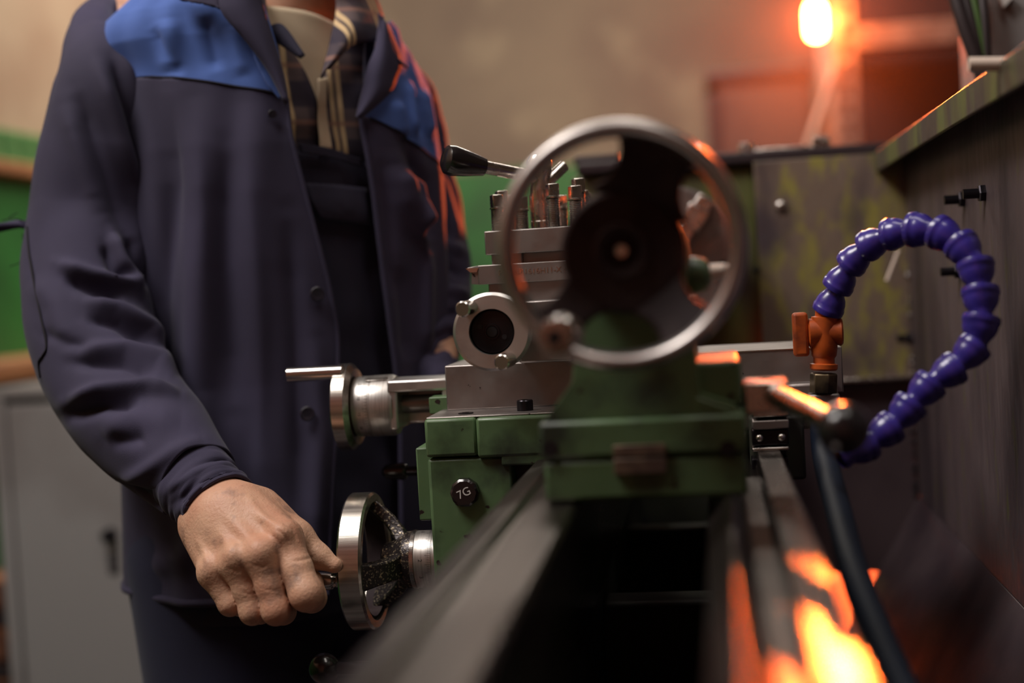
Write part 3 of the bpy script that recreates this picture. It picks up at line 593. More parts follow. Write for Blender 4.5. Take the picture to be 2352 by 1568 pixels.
for k in range(nb):
    s0 = k*step+0.002; i0 = np.searchsorted(SL, s0); i1 = min(len(SL)-1, np.searchsorted(SL, s0+step))
    p0, p1 = dense[i0], dense[i1]; d = unit(p1-p0); L_ = step*1.12; rr_ = 0.0152 if 4 < k < 11 else 0.0142
    if bead is None:
        mb = MB().lathe((0, 0, 0), ZA, [(0.0012, 0.0080), (0, 0.0128), (0.0008, 0.0146), (0.005, 0.0150), (0.0068, 0.0146), (0.0075, 0.0140), (0.0115, 0.0138), (0.016, 0.0124), (0.0205, 0.0098), (0.024, 0.0080), (0.030, 0.0088), (0.033, 0.007)], 36, close=False)
        bead = mb.build('link', 'purple_plastic', hs, ang=40)
        # undo root offset: link mesh is local
        for v in bead.data.vertices: v.co += hs.location
        o_ = bead
    else:
        o_ = bead.copy(); COL.objects.link(o_)
    q = Vector(d).to_track_quat('Z', 'Y'); sc = rr_/0.0150
    o_.location = Vector(p0)-hs.location; o_.rotation_mode = 'QUATERNION'; o_.rotation_quaternion = q; o_.scale = (sc, sc, step/0.0262)
tb = [(1893, 930, 1.30), (1889, 985, 1.26), (1897, 1060, 1.20), (1925, 1170, 1.12), (1962, 1310, 1.03), (2015, 1450, 0.96), (2075, 1590, 0.90), (2160, 1760, 0.84), (2200, 2000, 0.82)]
tag(MB().tube(spline([P(*q) for q in tb], 60), 0.0105, 20).build('rubber_tube', 'rubber_blue'), 'dark blue rubber tube running down from the tap beside the rear way', 'tube')
# ================================================================ THINGS ON AND BEHIND THE HEADSTOCK
sp = thing('spanner', P(1800, 350, 2.03), 'steel spanner lying on top of the headstock lid', 'spanner')
yq = 2.03; zq = hz1+0.0042
sx_a, sx_b = P(1716, 352, yq)[0], P(1880, 340, yq)[0]
MB().box(sx_a+0.008, sx_b-0.006, yq-0.006, yq+0.006, zq+0.001, zq+0.0075).build('shank', 'steel', sp, bevel=0.0015)
MB().ring((sx_a, yq, zq), ZA, [(0, 0.006), (0, 0.012), (0.016, 0.012), (0.016, 0.006)], 28).build('ring_end', 'steel', sp, bevel=0.001)
jw = MB(); jw.box(sx_b-0.008, sx_b+0.004, yq-0.012, yq+0.012, zq, zq+0.018); jw.box(sx_b+0.002, sx_b+0.016, yq+0.005, yq+0.012, zq, zq+0.02); jw.box(sx_b+0.002, sx_b+0.016, yq-0.012, yq-0.005, zq, zq+0.014)
jw.build('jaw_end', 'steel', sp, bevel=0.001)
ob = P(1605, 362, 2.02)
oc = MB().lathe((ob[0], 2.03, hz1+0.004), ZA, [(0, 0.014), (0.006, 0.014), (0.008, 0.009), (0.014, 0.008), (0.02, 0.004), (0.021, 0.001)], 20).build('oil_cup', 'steel'); tag(oc, 'little steel oil cup on the headstock behind the big wheel', 'oil cup')
# orange work lamp
LY = 4.05
lc = P(1874, 52, LY)
lp = thing('work_lamp', lc+np.array([0.05, 0, 0.02]), 'glowing orange work lamp fixed beside the perforated rack post', 'lamp')
MB().lathe(lc+ZA*-0.052, ZA, [(0.006, 0.008), (0.010, 0.017), (0.018, 0.0235), (0.032, 0.0255), (0.080, 0.0255), (0.094, 0.022), (0.104, 0.018)], 32).build('glass_dome', 'lamp_glow', lp)
MB().lathe(lc+ZA*0.052, ZA, [(0, 0.02), (0.004, 0.034), (0.02, 0.034), (0.03, 0.02), (0.06, 0.018)], 32).build('socket', 'cabinet_edge', lp)
MB().cyl(lc+ZA*0.10, lc+np.array([0.075, 0.05, 0.10]), 0.010, 16).build('bracket', 'cabinet_edge', lp)
sd_ = bpy.data.lights.new('lamp_beam', 'SPOT'); sd_.energy = 460; sd_.color = (1.0, 0.115, 0.016); sd_.spot_size = math.radians(62); sd_.spot_blend = 0.35; sd_.shadow_soft_size = 0.035
so_ = bpy.data.objects.new('lamp_beam', sd_); COL.objects.link(so_); so_.location = lc+np.array([0, -0.045, 0])
so_.rotation_euler = (Vector((-0.25, 1.1, 1.15))-so_.location).to_track_quat('-Z', 'Y').to_euler()
# storage rack
RY = 4.10
rk = thing('storage_rack', (P(1943, 300, RY)[0]+0.3, RY+0.3, 0), 'perforated steel storage rack right of the glowing lamp', 'rack')
rx0_, rx1_ = P(1917, 170, RY)[0], P(1970, 170, RY)[0]
def post_(x0, x1, y, name='upright'):
    p = MB().box(x0, x1, y, y+0.004, 0, 2.6); p.box(x1-0.004, x1, y, y+0.05, 0, 2.6); return p.build(name, 'rack_paint', rk, bevel=0.001)
u_ = post_(rx0_, rx1_, RY)
hole = None
for k in range(26):
    z = CZ+0.05+k*0.055
    if hole is None:
        hole = MB().box(-0.009, 0.009, -0.002, 0.002, -0.016, 0.016).build('slot', 'dark_fill', u_); hole.location = (0, 0, 0); ho = hole
        for v in hole.data.vertices: v.co += rk.location
    else: ho = hole.copy(); COL.objects.link(ho)
    ho.location = Vector(((rx0_+rx1_)/2, RY-0.0015, z))-rk.location
post_(rx0_+0.72, rx1_+0.72, RY); post_(rx0_, rx1_, RY+0.55); post_(rx0_+0.72, rx1_+0.72, RY+0.55)
bz = P(2100, 76, RY)[2]
for k, z in enumerate((bz, bz-0.62, bz+0.62)):
    bm_ = MB().box(rx1_-0.005, rx0_+0.74, RY-0.006, RY, z-0.032, z+0.032).build('shelf_beam', 'rack_paint', rk, bevel=0.002)
    for x in (rx1_+0.03, rx1_+0.28, rx0_+0.70):
        MB().sphere((x, RY-0.007, z), 0.008, 12, 8).build('rivet', 'cabinet_edge', bm_)
    MB().box(rx1_, rx0_+0.74, RY, RY+0.55, z+0.028, z+0.034).build('shelf', 'cabinet_edge', rk)
st = MB().cyl((rx0_-0.12, RY+0.02, bz-0.40), (rx0_+0.01, RY+0.02, bz-0.06), 0.012, 4).build('brace', 'rack_paint', rk)
MB().box(rx1_, rx0_+0.72, RY+0.56, RY+0.57, 0, 2.6).build('back_panel', 'dark_fill', rk)
for k, (px, py, w, hh, m_) in enumerate(((2085, 250, 0.07, 0.16, 'grey_locker'), (2190, 300, 0.07, 0.10, 'carton'), (2012, 310, 0.05, 0.08, 'green_wall_light'))):
    c = P(px, py, RY+0.2); z = bz-0.62+0.035
    t = thing('storage_box', (c[0], RY+0.2, z), ['tall grey bin on the dim rack shelf', 'brown carton on the dim rack shelf', 'small pale green tin on the dim rack shelf'][k], ['bin', 'carton', 'tin'][k])
    MB().box(c[0]-w/2, c[0]+w/2, RY+0.15, RY+0.3, z, z+hh).build('body', m_, t, bevel=0.004)
    MB().box(c[0]-w/2-0.004, c[0]+w/2+0.004, RY+0.146, RY+0.304, z+hh, z+hh+0.012).build('lid', m_, t, bevel=0.003)
# brown cabinet left of the lamp
CY = 4.5
k0, k1, kz0, kz1 = fb(1648, 1905, 165, 380, CY); k1 = min(k1, rx0_-0.03)
cb = thing('tall_cabinet', (k0, CY, 0), 'brown steel cabinet with dark edges standing beneath the lamp', 'cabinet')
MB().box(k0, k1, CY, CY+0.5, 0.0, kz1).build('body', 'cabinet_brown', cb, bevel=0.006)
MB().box(k0-0.03, k0+0.012, CY-0.008, CY+0.5, 0.0, kz1-0.06).build('side_frame', 'cabinet_edge', cb, bevel=0.004)
MB().box(k0-0.03, k1, CY-0.012, CY+0.5, kz1-0.02, kz1+0.012).build('top_edge', 'cabinet_edge', cb, bevel=0.004)
dr_ = MB().box(k0+0.02, k1-0.02, CY-0.006, CY+0.002, 0.12, kz1-0.05).build('door', 'cabinet_brown', cb, bevel=0.003)
MB().box(k1-0.07, k1-0.055, CY-0.03, CY-0.004, 1.0, 1.12).build('handle', 'steel', dr_, bevel=0.004)
# control cabinet and cables at the upper right
E_Y = 1.75
ex0 = P(2272, 60, E_Y)[0]
ec = thing('control_box', (ex0+0.1, E_Y, 1.0), 'grey control box at the upper right above the guard', 'control box')
ez0 = lz1+0.03
MB().box(ex0, ex0+0.4, E_Y, E_Y+0.2, ez0, ez0+0.8).build('body', 'grey_locker', ec, bevel=0.004)
MB().prism([P(2290, -5, E_Y), P(2325, -5, E_Y), P(2302, 20, E_Y)], YA, -0.012, 0.0).build('sticker', 'white_print', ec)
MB().box(ex0+0.03, ex0+0.06, E_Y+0.02, E_Y+0.06, 0.0, ez0).build('stand', 'cabinet_edge', ec)
arm = MB().cyl(P(2225, 148, 1.12), P(2420, 146, 1.12), 0.0055, 16).build('lit_edge_rod', 'cream_lever', gd)  # pale rod stands in for a brightly lit edge
MB().box(P(2400, 146, 1.12)[0]-0.01, P(2400, 146, 1.12)[0]+0.03, 1.10, 1.14, lz1-0.002, P(2400, 146, 1.12)[2]+0.008).build('rod_bracket', 'guard_dark', gd, bevel=0.002)
for k, (a0, a1, a2, m_, r_) in enumerate((((2180, -60), (2215, 60), (2262, 200), 'cable_dark', 0.0085), ((2202, -60), (2232, 55), (2264, 200), 'cable_dark', 0.006), ((2222, -60), (2247, 55), (2268, 200), 'cable_green', 0.005), ((2250, -60), (2262, 50), (2270, 200), 'cable_dark', 0.006))):
    pts = spline([P(*a0, E_Y-0.02), P(*a1, E_Y-0.03), P(*a2, E_Y-0.03), P(a2[0]+14, a2[1]+140, E_Y-0.02)], 24)
    lb = ['thick dark cable, leftmost of the bundle by the control box', 'thinner dark cable inside the bundle by the control box', 'green cable running in the bundle by the control box', 'dark cable nearest the grey control box'][k]
    tag(MB().tube(pts, r_, 12).build('cable', m_), lb, 'cable', 'cables by the control box')
# ================================================================ LEFT BACKGROUND
KY = 2.6
l0_, l1_, _, lt = fb(6, 330, 893, 1500, KY)
lt = P(60, 893, KY)[2]
lk = thing('tool_locker', ((l0_+l1_)/2, KY+0.2, 0), 'waist-high grey steel locker at far left behind the worker', 'locker')
MB().box(l0_, l0_+0.62, KY+0.004, KY+0.45, 0.0, lt).build('body', 'locker_dark', lk, bevel=0.006)
MB().box(l0_-0.01, l0_+0.63, KY-0.01, KY+0.46, lt-0.018, lt+0.004).build('top', 'grey_locker', lk, bevel=0.004)
d1_ = MB().box(l0_+0.028, l0_+0.31, KY-0.008, KY+0.006, 0.08, lt-0.03).build('door', 'grey_locker', lk, bevel=0.004)
d2_ = MB().box(l0_+0.316, l0_+0.60, KY-0.008, KY+0.006, 0.08, lt-0.03).build('door', 'grey_locker', lk, bevel=0.004)
MB().box(l0_-0.002, l0_+0.024, KY-0.01, KY+0.01, 0.02, lt-0.018).build('corner_post', 'grey_locker', lk, bevel=0.004)
kc = P(255, 1226, KY)
hk = MB().lathe((kc[0]+0.004, KY-0.006, kc[2]), -YA, [(0, 0.014), (0.006, 0.014), (0.012, 0.010), (0.024, 0.013), (0.03, 0.008)], 20).build('handle', 'black_bolt', d1_)
MB().box(kc[0]-0.006, kc[0]+0.016, KY-0.012, KY-0.006, kc[2]-0.075, kc[2]-0.035).build('hasp', 'locker_dark', d1_, bevel=0.002)
wb_ = thing('wooden_shelf', (LWX+0.12, 3.4, 1.0), 'plain wooden shelf board on the green wall behind the locker', 'shelf')
zz_ = P(30, 822, 3.5)[2]
MB().box(LWX+0.012, LWX+0.24, 2.2, 5.4, zz_-0.045, zz_).build('board', 'wood', wb_, bevel=0.005)
for y in (2.6, 3.6, 4.6): MB().box(LWX+0.012, LWX+0.20, y, y+0.03, zz_-0.17, zz_-0.045).build('bracket', 'dark_fill', wb_, bevel=0.003)
bxs = [(P(10, 1395, 2.75), 0.16, 0.12, 'brown carton on top of another at far lower left'), (P(10, 1530, 2.75), 0.17, 0.13, 'brown carton under another at far lower left')]
zz0 = 0.0
bot = P(10, 1575, 2.75)[2]
st_ = thing('low_stool', (P(0, 1575, 2.75)[0], 2.85, 0), 'low dark stool under the cartons at lower left', 'stool')
cxs = P(-20, 1450, 2.75)[0]
MB().box(cxs-0.13, cxs+0.06, 2.74, 2.98, bot-0.03, bot).build('seat', 'dark_fill', st_, bevel=0.004)
for sx_ in (-0.12, 0.04):
    for sy_ in (2.75, 2.95): MB().box(cxs+sx_, cxs+sx_+0.015, sy_, sy_+0.015, 0, bot-0.03).build('leg', 'dark_fill', st_)
zc = bot
for k in range(2):
    hh = (P(10, 1335 if k else 1455, 2.75)[2]-zc)
    t = thing('carton', (cxs, 2.85, zc), bxs[1-k][3], 'carton', 'cartons at lower left')
    m = MB(); m.box(cxs-0.12, cxs+0.05-0.01*k, 2.76, 2.96, zc, zc+hh*0.86); m.build('box', 'carton', t, bevel=0.003)
    MB().box(cxs-0.12, cxs+0.05-0.01*k, 2.752, 2.76, zc+hh*0.5, zc+hh*0.99).build('flap', 'carton', t, bevel=0.001)
    MB().box(cxs-0.08, cxs+0.03, 2.757, 2.7605, zc+hh*0.12, zc+hh*0.40).build('hand_slot', 'dark_fill', t)
    zc += hh

# added scatter volume that imitates lens glow around the lamp
hz = MB().box(-1.2, 1.6, 2.75, 4.45, 0.9, 2.7).build('lens_glow', 'dark_fill', None, smooth=False)
tag(hz, 'thin scatter volume added round the work lamp to imitate lens glow', 'lens_glow', kind='stuff')
hm_ = bpy.data.materials.new('lens_glow'); hm_.use_nodes = True; nt = hm_.node_tree; nt.nodes.clear()
vo = nt.nodes.new('ShaderNodeVolumeScatter'); vo.inputs['Density'].default_value = 0.006; vo.inputs['Anisotropy'].default_value = 0.6; vo.inputs['Color'].default_value = (1, 0.9, 0.85, 1)
ou = nt.nodes.new('ShaderNodeOutputMaterial'); nt.links.new(vo.outputs[0], ou.inputs['Volume'])
hz.data.materials.clear(); hz.data.materials.append(hm_)
# ================================================================ PERSON
def cloth(name, c, c2, weave=900, rough=0.88, sheen=0.06, smudge=None):
    m = mat(name, c, rough, col2=c2, scale=7, thr=(0.35, 0.7), bump=0.35, bscale=weave, bdist=0.0005, sheen=sheen, col3=smudge, thr3=(0.66, 0.72), scale3=160)
    return m
cloth('jacket_navy', srgb(57, 52, 78), srgb(46, 42, 64))
cloth('yoke_blue', srgb(80, 110, 182), srgb(68, 96, 164))
cloth('bib_navy', srgb(42, 39, 60), srgb(34, 31, 50))
cloth('trouser_navy', srgb(38, 40, 66), srgb(30, 32, 54))
cloth('undershirt_cream', srgb(206, 186, 158), srgb(190, 170, 142), rough=0.9)
mat('stitch_dark', srgb(22, 18, 28), 0.9)
mat('button_dark', srgb(36, 32, 44), 0.35)
mat('shoe_leather', srgb(34, 26, 24), 0.5)
mat('hair_grey', srgb(120, 112, 104), 0.7, col2=srgb(80, 74, 70), scale=120, bump=0.6, bscale=300)
sk = mat('skin', srgb(212, 168, 140), 0.5, col2=srgb(194, 140, 114), scale=26, thr=(0.35, 0.7), col3=srgb(124, 98, 88), thr3=(0.57, 0.78), scale3=44, bump=0.8, bscale=380, bdist=0.0007, sss=0.12, spec=0.4)
mat('eye_white', srgb(220, 214, 208), 0.25); mat('eye_iris', srgb(60, 50, 44), 0.2); mat('lip', srgb(158, 96, 84), 0.5)
# plaid shirt: stripes across and down, laid on the cloth itself
def plaid(ang):
    m = bpy.data.materials.new('plaid'); m.use_nodes = True; nt = m.node_tree; N = nt.nodes; L = nt.links; b = N['Principled BSDF']
    b.inputs['Roughness'].default_value = 0.9
    tc = N.new('ShaderNodeTexCoord'); mp = N.new('ShaderNodeMapping'); mp.inputs['Rotation'].default_value = (0, 0, ang); L.new(tc.outputs['Object'], mp.inputs[0])
    sx = N.new('ShaderNodeSeparateXYZ'); L.new(mp.outputs[0], sx.inputs[0])
    def stripe(out, period, off, half, soft=0.06):
        a = N.new('ShaderNodeMath'); a.operation = 'MULTIPLY_ADD'; a.inputs[1].default_value = 1/period; a.inputs[2].default_value = off; L.new(out, a.inputs[0])
        f = N.new('ShaderNodeMath'); f.operation = 'PINGPONG'; f.inputs[1].default_value = 0.5; L.new(a.outputs[0], f.inputs[0])
        r = N.new('ShaderNodeMapRange'); r.inputs['From Min'].default_value = half; r.inputs['From Max'].default_value = half+soft; r.inputs['To Min'].default_value = 1; r.inputs['To Max'].default_value = 0
        L.new(f.outputs[0], r.inputs[0]); return r.outputs[0]
    cur = None
    def mix(cur, base, col, fac, k):
        mx = N.new('ShaderNodeMix'); mx.data_type = 'RGBA'; s = N.new('ShaderNodeMath'); s.operation = 'MULTIPLY'; s.inputs[1].default_value = k; L.new(fac, s.inputs[0]); L.new(s.outputs[0], mx.inputs[0])
        if cur is None: mx.inputs[6].default_value = base
        else: L.new(cur, mx.inputs[6])
        mx.inputs[7].default_value = col; return mx.outputs[2]
    cur = mix(None, srgb(92, 78, 80), srgb(40, 34, 52), stripe(sx.outputs[2], 0.062, 0.15, 0.20), 0.85)
    cur = mix(cur, None, srgb(40, 34, 52), stripe(sx.outputs[0], 0.062, 0.30, 0.13), 0.55)
    cur = mix(cur, None, srgb(214, 184, 140), stripe(sx.outputs[0], 0.062, 0.78, 0.035, 0.03), 0.9)
    cur = mix(cur, None, srgb(214, 184, 140), stripe(sx.outputs[0], 0.062, 0.93, 0.030, 0.03), 0.9)
    cur = mix(cur, None, srgb(150, 110, 96), stripe(sx.outputs[2], 0.062, 0.65, 0.03, 0.03), 0.6)
    L.new(cur, b.inputs['Base Color']); MATS['plaid'] = m
plaid(-math.atan2(0.69, 0.72))
nF = np.array([0.69, -0.72, 0]); nF /= np.linalg.norm(nF); tL = np.array([-nF[1], nF[0], 0])
hemC = P(700, 1335, 1.60); Z_HEM = P(385, 1335, 1.52)[2]; SHC = np.array([-0.497, 1.603, 1.43])
man = thing('person', (hemC[0], hemC[1], 0), 'person in navy and blue work jacket turning the carriage handwheel with one hand', 'person')
# --- torso section table: z, half width, half depth, forward shift
TZ = np.array([Z_HEM-0.02, Z_HEM, 0.95, 1.05, 1.18, 1.30, 1.37, 1.415, 1.445, 1.468, 1.485, 1.50, 1.53])
TA = np.array([0.186, 0.186, 0.180, 0.174, 0.175, 0.177, 0.173, 0.162, 0.144, 0.120, 0.098, 0.083, 0.075])
TB = np.array([0.150, 0.150, 0.148, 0.144, 0.142, 0.140, 0.130, 0.116, 0.102, 0.092, 0.084, 0.078, 0.072])
TF = np.array([0.000, 0.000, 0.000, 0.004, 0.010, 0.012, 0.016, 0.026, 0.036, 0.044, 0.048, 0.050, 0.055])
def tsec(z, u, off=0.0):
    "torso surface point for heights z and angles u (0 = front, + = his left)"
    z = np.asarray(z, float); u = np.asarray(u, float)
    a = np.interp(z, TZ, TA)+off; b = np.interp(z, TZ, TB)+off; f = np.interp(z, TZ, TF)
    k = (z-Z_HEM)/(1.43-Z_HEM); cx = hemC[0]+(SHC[0]-hemC[0])*k; cy = hemC[1]+(SHC[1]-hemC[1])*k
    e = 2/2.5; g2 = np.clip((z-1.37)/0.07, 0, 1); g2 = g2*g2*(3-2*g2)
    cu, su = np.cos(u), np.sin(u); X = np.sign(cu)*np.abs(cu)**e; S = np.sign(su)*np.abs(su)**e; a = a+0.030*g2*np.clip(-S, 0, 1)**2
    g = np.clip((z-1.12)/0.28, 0, 1); g = g*g*(3-2*g); dz = -0.050*g*(S+np.sqrt(S*S+0.06))/2      # far shoulder hangs lower
    return np.stack([cx+nF[0]*(X*b+f)+tL[0]*S*a, cy+nF[1]*(X*b+f)+tL[1]*S*a, z+dz+0*u], -1)
def grid_mesh(V, wrap=False):
    nr, nc = V.shape[:2]; fs = []
    for i in range(nr-1):
        for j in range(nc-1 if not wrap else nc):
            j2 = (j+1) % nc; fs.append((i*nc+j, i*nc+j2, (i+1)*nc+j2, (i+1)*nc+j))
    return V.reshape(-1, 3), fs
def grid_normals(V, wrap=False):
    du = np.gradient(V, axis=1); dv = np.gradient(V, axis=0)
    if wrap: du = (np.roll(V, -1, 1)-np.roll(V, 1, 1))/2
    n = np.cross(du, dv); n /= np.maximum(np.linalg.norm(n, axis=-1, keepdims=True), 1e-9); return n
def poly_field(px, py, pts, w):
    "smooth ridge weight around a polyline drawn in picture pixels"
    pts = np.asarray(pts, float); best = np.full(px.shape, 1e9); par = np.zeros(px.shape)
    seg = np.linalg.norm(np.diff(pts, axis=0), axis=1); cum = np.concatenate([[0], np.cumsum(seg)])
    for i in range(len(pts)-1):
        a, b = pts[i], pts[i+1]; d = b-a; t = np.clip(((px-a[0])*d[0]+(py-a[1])*d[1])/(d@d), 0, 1)
        dist = np.hypot(px-a[0]-t*d[0], py-a[1]-t*d[1]); m = dist < best
        best = np.where(m, dist, best); par = np.where(m, (cum[i]+t*seg[i])/cum[-1], par)
    return np.exp(-(best/w)**2)*np.clip(np.sin(np.pi*np.clip(par, 0.03, 0.97))*1.6, 0, 1)
def fold(V, folds, wrap=False, sign=1):
    n = grid_normals(V, wrap)*sign
    q = V-CAM; z = q@Fv; px = 1176+FPX*(q@Rv)/z; py = 784-FPX*(q@Uv)/z
    view = -q/np.linalg.norm(q, axis=-1, keepdims=True); fac = np.clip((n*view).sum(-1)*3+0.4, 0, 1)
    d = np.zeros(px.shape)
    for pts, w, A in folds: d += A*poly_field(px, py, pts, w)
    return V+n*(d*fac)[..., None]
def smooth_noise(shape, n, seed, amp):
    r = np.random.default_rng(seed); g = r.normal(size=(n[0]+1, n[1]+1))
    i = np.linspace(0, n[0]-1e-6, shape[0]); j = np.linspace(0, n[1]-1e-6, shape[1])
    a = i.astype(int); b = j.astype(int); s = (i-a)[:, None]; t = (j-b)[None]
    s = s*s*(3-2*s); t = t*t*(3-2*t)
    return amp*((g[a][:, b]*(1-s)+g[a+1][:, b]*s)*(1-t)+(g[a][:, b+1]*(1-s)+g[a+1][:, b+1]*s)*t)
def add_mesh(name, V, F, m, parent, solid=0.0, off=-1, sub=0):
    mb = MB(); mb.v = [tuple(p) for p in V]; mb.f = F
    o = mb.build(name, m, parent, ang=75)
    if solid: s = o.modifiers.new('thick', 'SOLIDIFY'); s.thickness = solid; s.offset = off
    return o
def edge_u(edge, zs, off, lo, hi):
    "angle at which the torso surface meets a line drawn in the picture"
    edge = np.asarray(edge, float); us = np.radians(np.linspace(lo, hi, 400)); out = []
    for z in zs:
        p = tsec(np.full(us.shape, z), us, off); px, py = proj(p); ex = np.interp(py, edge[:, 1], edge[:, 0]); d = px-ex
        k = np.where(np.diff(np.sign(d)) > 0)[0]
        if len(k): i = k[0]; out.append(us[i]+(us[i+1]-us[i])*(-d[i]/(d[i+1]-d[i])))
        else: out.append(us[np.argmin(np.abs(d))])
    out = np.array(out); kn = np.ones(7)/7
    return np.convolve(np.pad(out, 3, mode='reflect', reflect_type='odd'), kn, 'valid')
# --- jacket shell
JO = 0.014
ER = [(590, -60), (600, 0), (625, 80), (650, 180), (660, 300), (690, 420), (715, 520), (745, 640), (766, 760), (765, 900), (755, 1100), (745, 1400)]
EL = [(890, -60), (880, 40), (850, 140), (826, 250), (824, 330), (848, 480), (868, 640), (880, 760), (895, 870), (905, 1000), (912, 1400)]
jfold = [([(385, 190), (400, 420), (372, 700), (380, 1000)], 26, -0.010), ([(455, 190), (470, 500), (450, 900), (520, 1280)], 34, 0.010), ([(520, 330), (510, 620), (540, 950)], 26, -0.008),
         ([(575, 200), (585, 520), (600, 900), (610, 1300)], 36, 0.010), ([(660, 480), (680, 760), (690, 1200)], 24, -0.008), ([(720, 760), (735, 1000), (720, 1300)], 22, 0.006),
         ([(385, 40), (395, 170)], 22, 0.006), ([(350, 60), (420, 180)], 16, -0.005), ([(470, 30), (500, 170)], 20, -0.006), ([(530, 60), (560, 180)], 20, 0.005), ([(500, 1190), (420, 1290), (330, 1300)], 26, 0.006),
         ([(905, 375), (925, 460), (965, 550)], 20, 0.020), ([(880, 350), (890, 520), (905, 700)], 18, -0.006), ([(930, 180), (950, 320)], 11, 0.010), ([(965, 200), (985, 320)], 11, 0.010), ([(905, 230), (922, 320)], 11, 0.010), ([(948, 215), (968, 320)], 8, -0.005),
         ([(930, 330), (970, 420), (985, 560)], 14, -0.010), ([(948, 400), (958, 530)], 14, 0.016), ([(975, 560), (972, 820)], 14, 0.010), ([(925, 600), (935, 840)], 16, -0.008)]
zyL = P(450, 183, 1.46)[2]; zyR = P(915, 322, 1.56)[2]; zyo = (zyL+zyR)/2
zyb = lambda u: 1.340-0.039*np.sin(u)
def jacket_part(name, m, zlo, zhi, nr, nc, off):
    r = np.linspace(0, 1, nr); zr = lambda u: zlo(u)+(zhi(u)-zlo(u))*r
    uR = edge_u(ER, zr(-0.3), off, -75, 70); uL = edge_u(EL, zr(0.8), off, -30, 100)
    w = np.linspace(0, 1, nc)[None]; U = uR[:, None]*(1-w)+(uL[:, None]-2*np.pi)*w
    Zg = zlo(U)+(zhi(U)-zlo(U))*r[:, None]
    front = np.exp(-(np.minimum(w, 1-w)/0.06)**2)
    V = tsec(Zg, U, off)+0
    V = V+(V-tsec(Zg, U, off-0.01))*(0.9*front)[..., None]            # front edges stand off the chest
    zn = (Zg-Z_HEM)/(1.49-Z_HEM)
    d = 0.004*np.sin(9*2*np.pi*w+2*zn)*np.clip(1.15-zn, 0, 1)+0.0012*np.sin(21*2*np.pi*w+5*zn+1)
    nn = grid_normals(V); V = V-nn*d[..., None]*0.9
    V = fold(V, jfold, sign=-1 if np.sum(grid_normals(V)[nr//2, 2]*(V[nr//2, 2]-np.array([hemC[0], hemC[1], V[nr//2, 2, 2]]))) < 0 else 1)
    vs, fs = grid_mesh(V); return add_mesh(name, vs, fs, m, man, 0.0028, 0), V
ztop = lambda u: 1.492+0*u
jk, JV = jacket_part('jacket_body', 'jacket_navy', lambda u: Z_HEM+0*u, zyb, 150, 330, JO)
yk, YV_ = jacket_part('jacket_yoke', 'yoke_blue', zyb, ztop, 60, 330, JO)
# hem band: a rolled edge along the bottom
hemV = JV[0]; MB().tube(hemV[::3], 0.0045, 8).build('jacket_hem', 'jacket_navy', jk)
MB().tube(JV[::4, 0]+0, 0.0032, 8).build('front_edge', 'jacket_navy', jk); MB().tube(JV[::4, -1], 0.0032, 8).build('front_edge', 'jacket_navy', jk)
MB().tube((JV[-1]+nF*0.0022)[::3], 0.0012, 6).build('yoke_seam', 'stitch_dark', jk)
# dense sampled surface for laying pieces on the body
SU, SZ = np.meshgrid(np.radians(np.linspace(-100, 110, 300)), np.linspace(Z_HEM, 1.50, 330))
def surf(off):
    p = tsec(SZ, SU, off).reshape(-1, 3); x, y = proj(p); return p, x, y
SJ = surf(JO+0.012); SI = surf(0.0)
def hit(px, py, S=None, lift=0.0):
    p, x, y = S or SJ
    d2 = (x-px)**2+(y-py)**2; c = np.where(d2 < max(64.0, d2.min()+1e-6))[0]
    k = c[np.argmin(((p[c]-CAM)**2).sum(1))]; q = p[k]
    return P(px, py, q[1])+unit(CAM-q)*lift
def patch(name, rows, m, parent, S=None, lift=0.002, nu=10, nv=18, solid=0.0025, bulge=0.0):
    "rows: two or more pixel polylines from one side of the piece to the other"
    C = [spline(r, nv) for r in rows]; C = np.array(C); t = np.linspace(0, len(rows)-1, nu)
    G = []
    for s in t:
        i = min(int(s), len(rows)-2); f = s-i; G.append(C[i]*(1-f)+C[i+1]*f)
    G = np.array(G); V = np.zeros(G.shape[:2]+(3,))
    for i in range(nu):
        for j in range(nv):
            V[i, j] = hit(G[i, j, 0], G[i, j, 1], S, lift+bulge*math.sin(math.pi*i/(nu-1)))
    for _ in range(3):       # relax depth
        V[1:-1, 1:-1] = 0.5*V[1:-1, 1:-1]+0.125*(V[:-2, 1:-1]+V[2:, 1:-1]+V[1:-1, :-2]+V[1:-1, 2:])
    vs, fs = grid_mesh(V); return add_mesh(name, vs, fs, m, parent, solid, 0)
def patch3(name, rows, m, parent, nu=12, nv=22, solid=0.0025, bulge=0.0):
    C = np.array([spline([P(*p) for p in r], nv) for r in rows]); C = np.array([spline(C[:, j], nu) for j in range(nv)]).transpose(1, 0, 2)
    C = C+unit(CAM-C.mean((0, 1)))*(bulge*np.sin(np.pi*np.linspace(0, 1, nu)))[:, None, None]
    vs, fs = grid_mesh(C); return add_mesh(name, vs, fs, m, parent, solid, 0)
lapR = patch('collar', [[(598, -30), (606, 20), (628, 95), (650, 170), (661, 232)], [(560, -30), (565, 20), (600, 95), (636, 170), (660, 236)], [(500, -30), (509, 28), (560, 88), (615, 160), (657, 240)]], 'jacket_navy', jk, None, 0.014, bulge=0.008)
patch('collar', [[(510, -40), (505, 0), (512, 24)], [(400, -40), (412, -2), (470, 6)]], 'jacket_navy', jk, None, 0.012)
patch('lapel_facing', [[(575, 95), (622, 165), (655, 225)], [(585, 130), (612, 190), (640, 226)]], 'yoke_blue', jk, None, 0.006)
